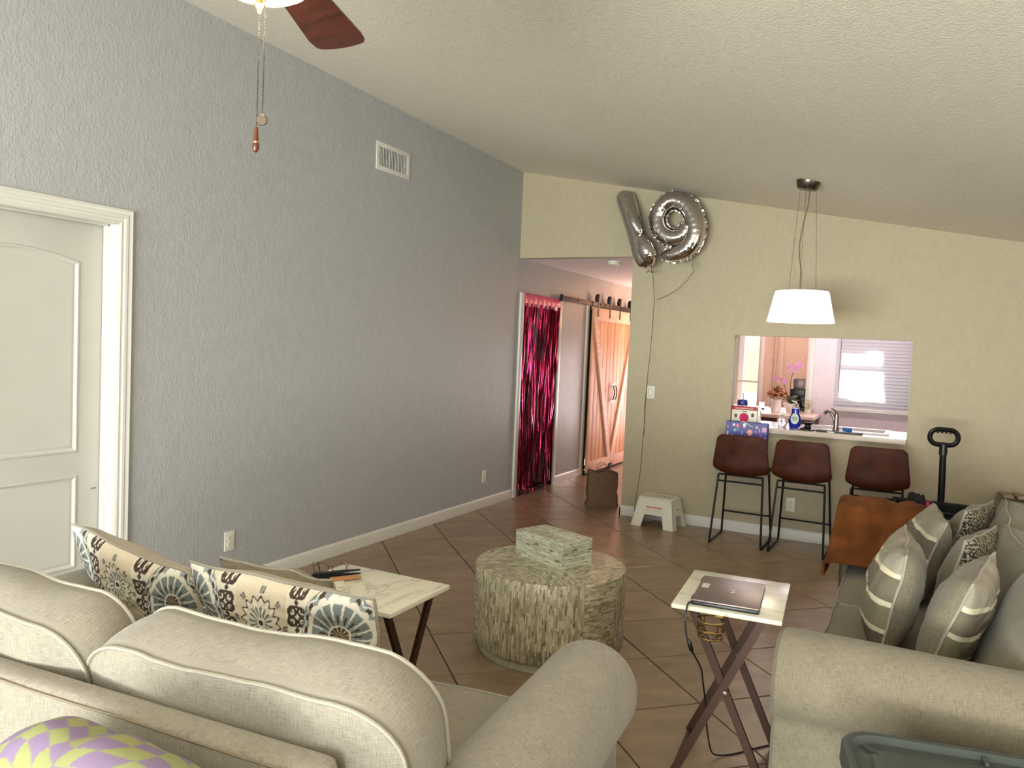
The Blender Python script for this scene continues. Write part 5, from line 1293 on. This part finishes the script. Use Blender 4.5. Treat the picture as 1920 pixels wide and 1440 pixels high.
# ------------------------------------------------------------------ throw pillows
def damask(u, v):
    x, y = u*.325+.03, v*.18-.078; y = y+.25 if y < -.125 else y; base = (222, 208, 182); br = (70, 52, 44); wh = (238, 232, 218); gb = (128, 138, 138)
    for cx in (-.262, .262):
        dx, dy = x-cx, y-.005; r = math.hypot(dx, dy); a = math.atan2(dy, dx)
        if r < .118:
            if r < .028: return br if (cos(a*12) > -.2 and r > .006) or r < .004 else (176, 160, 130)
            if r < .033: return wh
            if r < .086:
                pet = cos(a*16)
                if pet > .72 and r < .062: return br
                if pet < -.80: return wh if r > .05 else (176, 184, 182)
                return gb if r > .045 else (150, 158, 156)
            sc = .094+.008*abs(cos(a*9))
            if r < sc: return wh
            if r < sc+.010: return br if cos(a*18) > .3 else (150, 156, 154)
            return wh if r < sc+.014 else gb
    r = math.hypot(x, y); a = math.atan2(y, x)
    if r < .098:
        tri = abs(((a*16/(2*pi)) % 1)-.5)*2
        if r < .008: return br
        if r < .014: return wh
        e1 = .038+.014*tri; e2 = .060+.016*tri
        if r < e1-.004: return (120, 122, 112) if tri > .45 else wh
        if r < e1: return wh
        if r < e2-.006: return wh if tri > .5 else (222, 208, 182)
        if r < e2: return br
        if r > .080: 
            t2 = cos(a*8); 
            if t2 > .80 and r < .096: return (150, 150, 142) if t2 > .93 else br
        return base
    ax = abs(x)
    if .092 < ax < .168 or abs(y) > .118:
        xx = (ax-.128); yy = (y % .075)-.0375
        r1 = math.hypot(xx, yy); r2_ = math.hypot(abs(xx)-.016, abs(yy)-.014)
        if abs(r2_-.0125) < .0036: return br
        if abs(r1-.027) < .0028: return br
        if r2_ < .003: return br
        if abs(xx)+abs(abs(yy)-.0375) < .009: return br
        return (232, 224, 204)
    return base
def stripes(u, v):
    v = v+.04*sin(u*2)
    if abs(v-.62) < .045 or abs(v-.10) < .045 or abs(v+.42) < .045: return (214, 204, 176)
    if v > .62: return (158, 148, 132)
    if v > .10: return (112, 102, 86)
    if v > -.42: return (128, 122, 98)
    return (98, 86, 74)
def speckle(u, v):
    n = noise.noise(Vector((u*26, v*26, 3)))+.6*noise.noise(Vector((u*50, v*50, 9)))
    return (40, 32, 26) if n > -.05 else (176, 164, 140)
def pm(yaw, lean, tilt=0): return Matrix.Rotation(R(yaw), 3, 'Z') @ Matrix.Rotation(R(-lean), 3, 'X') @ Matrix.Rotation(R(tilt), 3, 'Y')
pl_obj = []
pillow('lumbar_pillow', 'medallion-printed lumbar pillow on the left sofa, nearer the tray table', (2.055, -5.235, .52), pm(3, -20, 0), .66, .37, .15, damask, None, 1)
pillow('lumbar_pillow', 'medallion-printed lumbar pillow on the left sofa, nearer the panelled door', (1.36, -5.15, .51), pm(-6, -28, 6), .68, .37, .16, damask, None, 2)
pillow('throw_pillow', 'plain beige pillow lying behind the two printed lumbar pillows', (1.87, -5.07, .51), pm(3, -20, 0), .46, .335, .13, None, None, 3, M['linen_b'])
pillow('throw_pillow', 'striped grey pillow with cream bands, nearest on the right sofa', (3.555, -3.66, .475), pm(-88, 10, 2), .46, .41, .20, stripes, None, 4, M['linen_b'])
pillow('throw_pillow', 'striped grey pillow with cream bands, farther back beside the rust blanket', (3.62, -2.94, .475), pm(-84, 18, 0), .46, .42, .19, stripes, None, 5, M['linen_b'])
pillow('throw_pillow', 'plain pillow with a striped reverse, closest to the near arm of the right sofa', (3.735, -3.81, .475), pm(-100, 20, 3), .47, .41, .18, None, stripes, 6, M['linen_b'])
pillow('throw_pillow', 'plain pillow with a dark speckled reverse in the middle of the right sofa', (3.80, -3.20, .475), pm(-108, 15, 0), .42, .40, .16, None, speckle, 7, M['linen_b'])
pillow('throw_pillow', 'plain pillow with a dark speckled reverse, farthest back on the right sofa', (3.80, -2.60, .475), pm(-108, 18, 0), .44, .43, .17, None, speckle, 8, M['linen_b'])

# ------------------------------------------------------------------ rust blanket over the far arm of the right sofa
bm = B(); prof = [(-2.74, .500), (-2.70, .508), (-2.60, .53), (-2.48, .575), (-2.38, .640), (-2.29, .705), (-2.20, .730), (-2.10, .745), (-2.00, .738), (-1.925, .70), (-1.90, .60), (-1.895, .48)]
NX = 36; g = []
P4 = smooth_path([(a, b, 0, 0) for a, b in prof], 5)
for j, q in enumerate(P4):
    y, z = q[0], q[1]; row = []
    for i in range(NX+1):
        s = -.16+.61*i/NX     # distance across; below 0 hangs over the arm front
        top = 1-.09*max(0, s)/.5
        if s < .0: x = 3.262+max(0, z-.55)*.12+.010*noise.noise(Vector((y*6, s*8, 0))); zz = z+s*1.0*(z-.40)/.38*1.5
        elif s < .05: x = 3.262+s*.8; zz = z+.015*sin(s/.05*pi/2)
        else: x = 3.302+(s-.05); zz = (z+.015)*1.0+(top-1)*(z-.45)*1.2
        wv = .034*noise.noise(Vector((s*6+2, y*3.0, 1)))+.020*noise.noise(Vector((s*15, y*5, 4)))+.008*noise.noise(Vector((s*30, y*22, 9)))
        f_ = min(1, max(0, (z-.5)/.1)); row.append(bm.verts.new((x, y+.03*noise.noise(Vector((s*4, 7, 0)))+(.02 if s < 0 else 0), max(.497 if y < -2.26 and s > 0 else .05, zz+wv*f_+.008))))
    g.append(row)
for j in range(len(g)-1):
    for i in range(NX): bm.faces.new((g[j][i], g[j][i+1], g[j+1][i+1], g[j+1][i]))
o = build('blanket', bm, M['blanket'], None, sharp=80); m = o.modifiers.new('thick', 'SOLIDIFY'); m.thickness = .014; m.offset = 1; m = o.modifiers.new('sub', 'SUBSURF'); m.levels = 1; m.render_levels = 1
tag(o, 'rust-brown plush blanket draped over the far arm of the right sofa', 'blanket')

# ------------------------------------------------------------------ folding wagon
t = thing('folding_wagon', 'black folding wagon with an upright loop handle by the cream wall', 'wagon', (3.86, -.90, 0))
bm = B(); box(bm, 3.52, 4.20, -1.10, -.70, .14, .16); box(bm, 3.52, 3.532, -1.10, -.70, .15, .57); box(bm, 4.188, 4.20, -1.10, -.70, .15, .57); box(bm, 3.52, 4.20, -1.10, -1.088, .15, .57); box(bm, 3.52, 4.20, -.712, -.70, .15, .57); build('fabric_tub', bm, M['black_fabric'], t)
bm = B(); tube(bm, [(3.51, -1.11, .565), (4.21, -1.11, .565), (4.21, -.69, .565), (3.51, -.69, .565)], .013, 8, closed=True); build('rim_frame', bm, M['black_metal'], t)
for x in (3.58, 4.14):
    for y in (-1.08, -.72):
        bm = B(); lathe(bm, [(0, -.02), (.065, -.02), (.07, 0), (.065, .02), (0, .02)], 20, mtx=Matrix.Translation((x, y, .07)) @ Matrix.Rotation(pi/2, 4, 'X')); build('wheel', bm, M['black_plastic'], t)
        bm = B(); tube(bm, [(x, y, .07), (x, y, .20)], .010, 6); build('wheel_post', bm, M['black_metal'], t)
bm = B(); tube(bm, [(3.816, -.66, .40), (3.812, -.66, .72), (3.806, -.66, .965)], [.023, .023, .021], 12); hp = build('handle_post', bm, M['black_metal'], t)
bm = B(); tube(bm, [(3.807, -.66, .91), (3.806, -.66, .985)], .027, 12); build('handle_collar', bm, M['black_plastic'], hp)
bm = B(); pp = rrect(.176, .108, .052, 40); tube(bm, [(3.805+x, -.66, 1.037+z) for x, z in pp], .021, 10, closed=True, flat=(1, .85)); build('loop_grip', bm, M['black_plastic'], hp)
bm = B()
for k in range(4): r = bmesh.ops.create_icosphere(bm, subdivisions=2, radius=.010)['verts']; [setattr(v, 'co', v.co+Vector((3.765+k*.027, -.66, 1.073))) for v in r]
build('finger_bumps', bm, M['black_plastic'], hp)
def lump(name, label, cat, c, r, mat, seed, fold=.12, sub=4, group=None):
    bm = B(); bmesh.ops.create_icosphere(bm, subdivisions=sub, radius=1)
    for v in bm.verts:
        q = v.co.copy(); d = 1+fold*noise.noise(q*2.6+Vector((seed, 0, 0)))+fold*.5*noise.noise(q*6+Vector((0, seed, 0))); v.co = Vector((c[0]+q.x*r[0]*d, c[1]+q.y*r[1]*d, c[2]+q.z*r[2]*d))
    return tag(build(name, bm, mat, None, sharp=180), label, cat, group)
lump('black_clothing', 'heap of black clothing piled in the wagon beneath the handle', 'clothing', (3.685, -.90, .395), (.135, .155, .215), M['black_fabric'], 3, .35)
bm = B(); P = smooth_path([(3.765, -1.03, .50, .016), (3.755, -1.045, .55, .026), (3.742, -1.05, .58, .028), (3.728, -1.045, .605, .024), (3.732, -1.03, .622, .010)], 6)
tube(bm, [q[:3] for q in P], [q[3] for q in P], 10, flat=(1, .5)); tube(bm, [(3.75, -1.05, .545), (3.715, -1.055, .55), (3.69, -1.05, .54)], [.022, .018, .008], 8, flat=(1, .5))
tag(build('pink_cloth', bm, M['pink_fabric'], None), 'twist of hot pink cloth on top of the black clothing', 'cloth')

# ------------------------------------------------------------------ slatted wooden bench behind the sofa
t = thing('slatted_bench', 'grey wooden slatted bench with a splayed leg behind the right sofa', 'bench', (4.55, -.36, 0))
k = 0
for x in (4.20, 4.285, 4.37, 4.455, 4.54, 4.625, 4.71, 4.795):
    bm = B(); mt = Matrix.Translation((x+.031, -.34, .627)) @ Matrix.Rotation(R(-5), 4, 'X'); box(bm, -.031, .031, -.21, .25, -.011, .011, .005, mt); build('slat', bm, M['grey_oak'], t)
for y in (-.50, -.15):
    bm = B(); box(bm, 4.21, 4.85, y-.015, y+.015, .565, .612, .003); build('apron', bm, M['grey_oak'], t)
for x0, x1 in ((4.215, 4.09), (4.84, 4.97)):
    for y in (-.51, -.15):
        bm = B(); a, b = Vector((x0, y, .615)), Vector((x1, y, 0)); prism(bm, [(a.x-.024, a.z), (a.x+.024, a.z), (b.x+.020, b.z), (b.x-.020, b.z)], XZY, y-.018, y+.018); build('leg', bm, M['grey_oak'], t, smooth=False)

# ------------------------------------------------------------------ storage tote in the foreground
t = thing('storage_tote', 'grey-green plastic storage tote with recessed lid in the near right corner', 'storage bin', (3.895, -5.02, 0), R(12))
W_, D_, H_ = .35, .27, .612
def taper(bm, o0, z0, o1, z1, n=64, rc=.07):
    A = [bm.verts.new((x, y, z0)) for x, y in rrect(2*o0[0], 2*o0[1], rc, n)]; C = [bm.verts.new((x, y, z1)) for x, y in rrect(2*o1[0], 2*o1[1], rc, n)]
    for k in range(n): bm.faces.new((A[k], A[(k+1) % n], C[(k+1) % n], C[k]))
    return A, C
bm = B(); A, C = taper(bm, (W_-.07, D_-.07), 0, (W_-.015, D_-.015), H_-.035); bm.faces.new(A[::-1]); bm.faces.new(C); build('tub', bm, M['grey_plastic'], t, world=False)
bm = B(); n = 72; rings = []
for ox, z in ((.000, H_-.045), (.002, H_-.008), (.006, H_-.001), (.012, H_), (.022, H_-.002), (.028, H_-.010), (.034, H_-.016), (.062, H_-.018), (.068, H_-.014), (.073, H_-.012), (.10, H_-.012)):
    rings.append([bm.verts.new((x, y, z)) for x, y in rrect(2*(W_-ox), 2*(D_-ox), max(.02, .085-ox*.6), n)])
for a, c in zip(rings, rings[1:]):
    for k in range(n): bm.faces.new((a[k], a[(k+1) % n], c[(k+1) % n], c[k]))
bm.faces.new(rings[-1]); lid = build('lid', bm, M['grey_plastic'], t, world=False, sharp=35)
for x in (-.02, .12, .26):
    bm = B(); box(bm, x-.004, x+.004, D_-.068, D_-.030, H_-.019, H_-.004, .001); build('lid_rib', bm, M['grey_plastic'], lid, world=False)
bm = B(); box(bm, -.025, .025, -.003, .003, 0, .010, .002, Matrix.Translation((-W_+.072, D_-.078, H_-.019)) @ Matrix.Rotation(R(-45), 4, 'Z')); build('lid_rib', bm, M['grey_plastic'], lid, world=False)

# ------------------------------------------------------------------ checked fabric bundle behind the left sofa
def profz(x):
    K = [(2.00, .48), (2.05, .60), (2.10, .68), (2.17, .755), (2.24, .815), (2.30, .850), (2.38, .855), (2.50, .858), (2.62, .852), (2.75, .80), (2.85, .68)]
    for (a, b), (c, d) in zip(K, K[1:]):
        if a <= x <= c: return b+(d-b)*(x-a)/(c-a)
    return .5
bm = B(); NU, NV = 300, 170; g = []; cols = []
for i in range(NU+1):
    x = 2.005+.84*i/NU; top = profz(x)+.010*noise.noise(Vector((x*14, 0, 0))); rad = .125*max(.15, min(1, ((x-1.985)/.18)**.5, ((2.87-x)/.2)**.5 if x < 2.87 else 0)); row = []
    for j in range(NV+1):
        a = -pi*.02+pi*1.04*j/NV; q = j/NV
        y = -6.155-rad*cos(a); z = top-.16+.16*sin(a) if 0 < q < 1 else 0
        if q < .16 or q > .84: z = (top-.16)*(q/.16 if q < .16 else (1-q)/.16); y = -6.155-rad*(1 if q < .16 else -1)*(1-.1*abs(q-.5))
        else: a2 = pi*(q-.16)/.68; y = -6.155-rad*cos(a2); z = top-.16+.16*sin(a2)
        puck = .022*math.exp(-((x-2.09)/.05)**2)*sin(z*70+y*30)
        d = noise.noise_vector(Vector((x*5, y*5, z*5)))*.018
        row.append(bm.verts.new((x+d.x, min(-6.0, y+d.y+puck), max(0, z+d.z*(z > .02))))); U, V_ = x*1.0+.03*sin(z*16)+.02*sin(q*20), (q*.66+.02*sin(x*24))
        k = (int(math.floor(U/.048+.35*sin(q*9)))+int(math.floor(V_/.040+.3*sin(x*13)))) % 2
        cols.append(lin((132, 112, 142) if k else (146, 148, 96)))
    g.append(row)
for i in range(NU):
    for j in range(NV): bm.faces.new((g[i][j], g[i+1][j], g[i+1][j+1], g[i][j+1]))
o = build('fabric_bundle', bm, M['vc_fabric'], None, sharp=180); uvcol(o, [(0, 0)]*len(cols), cols)
tag(o, 'lilac and yellow wavy-checked fabric bundle at the back of the near sofa', 'fabric bundle')
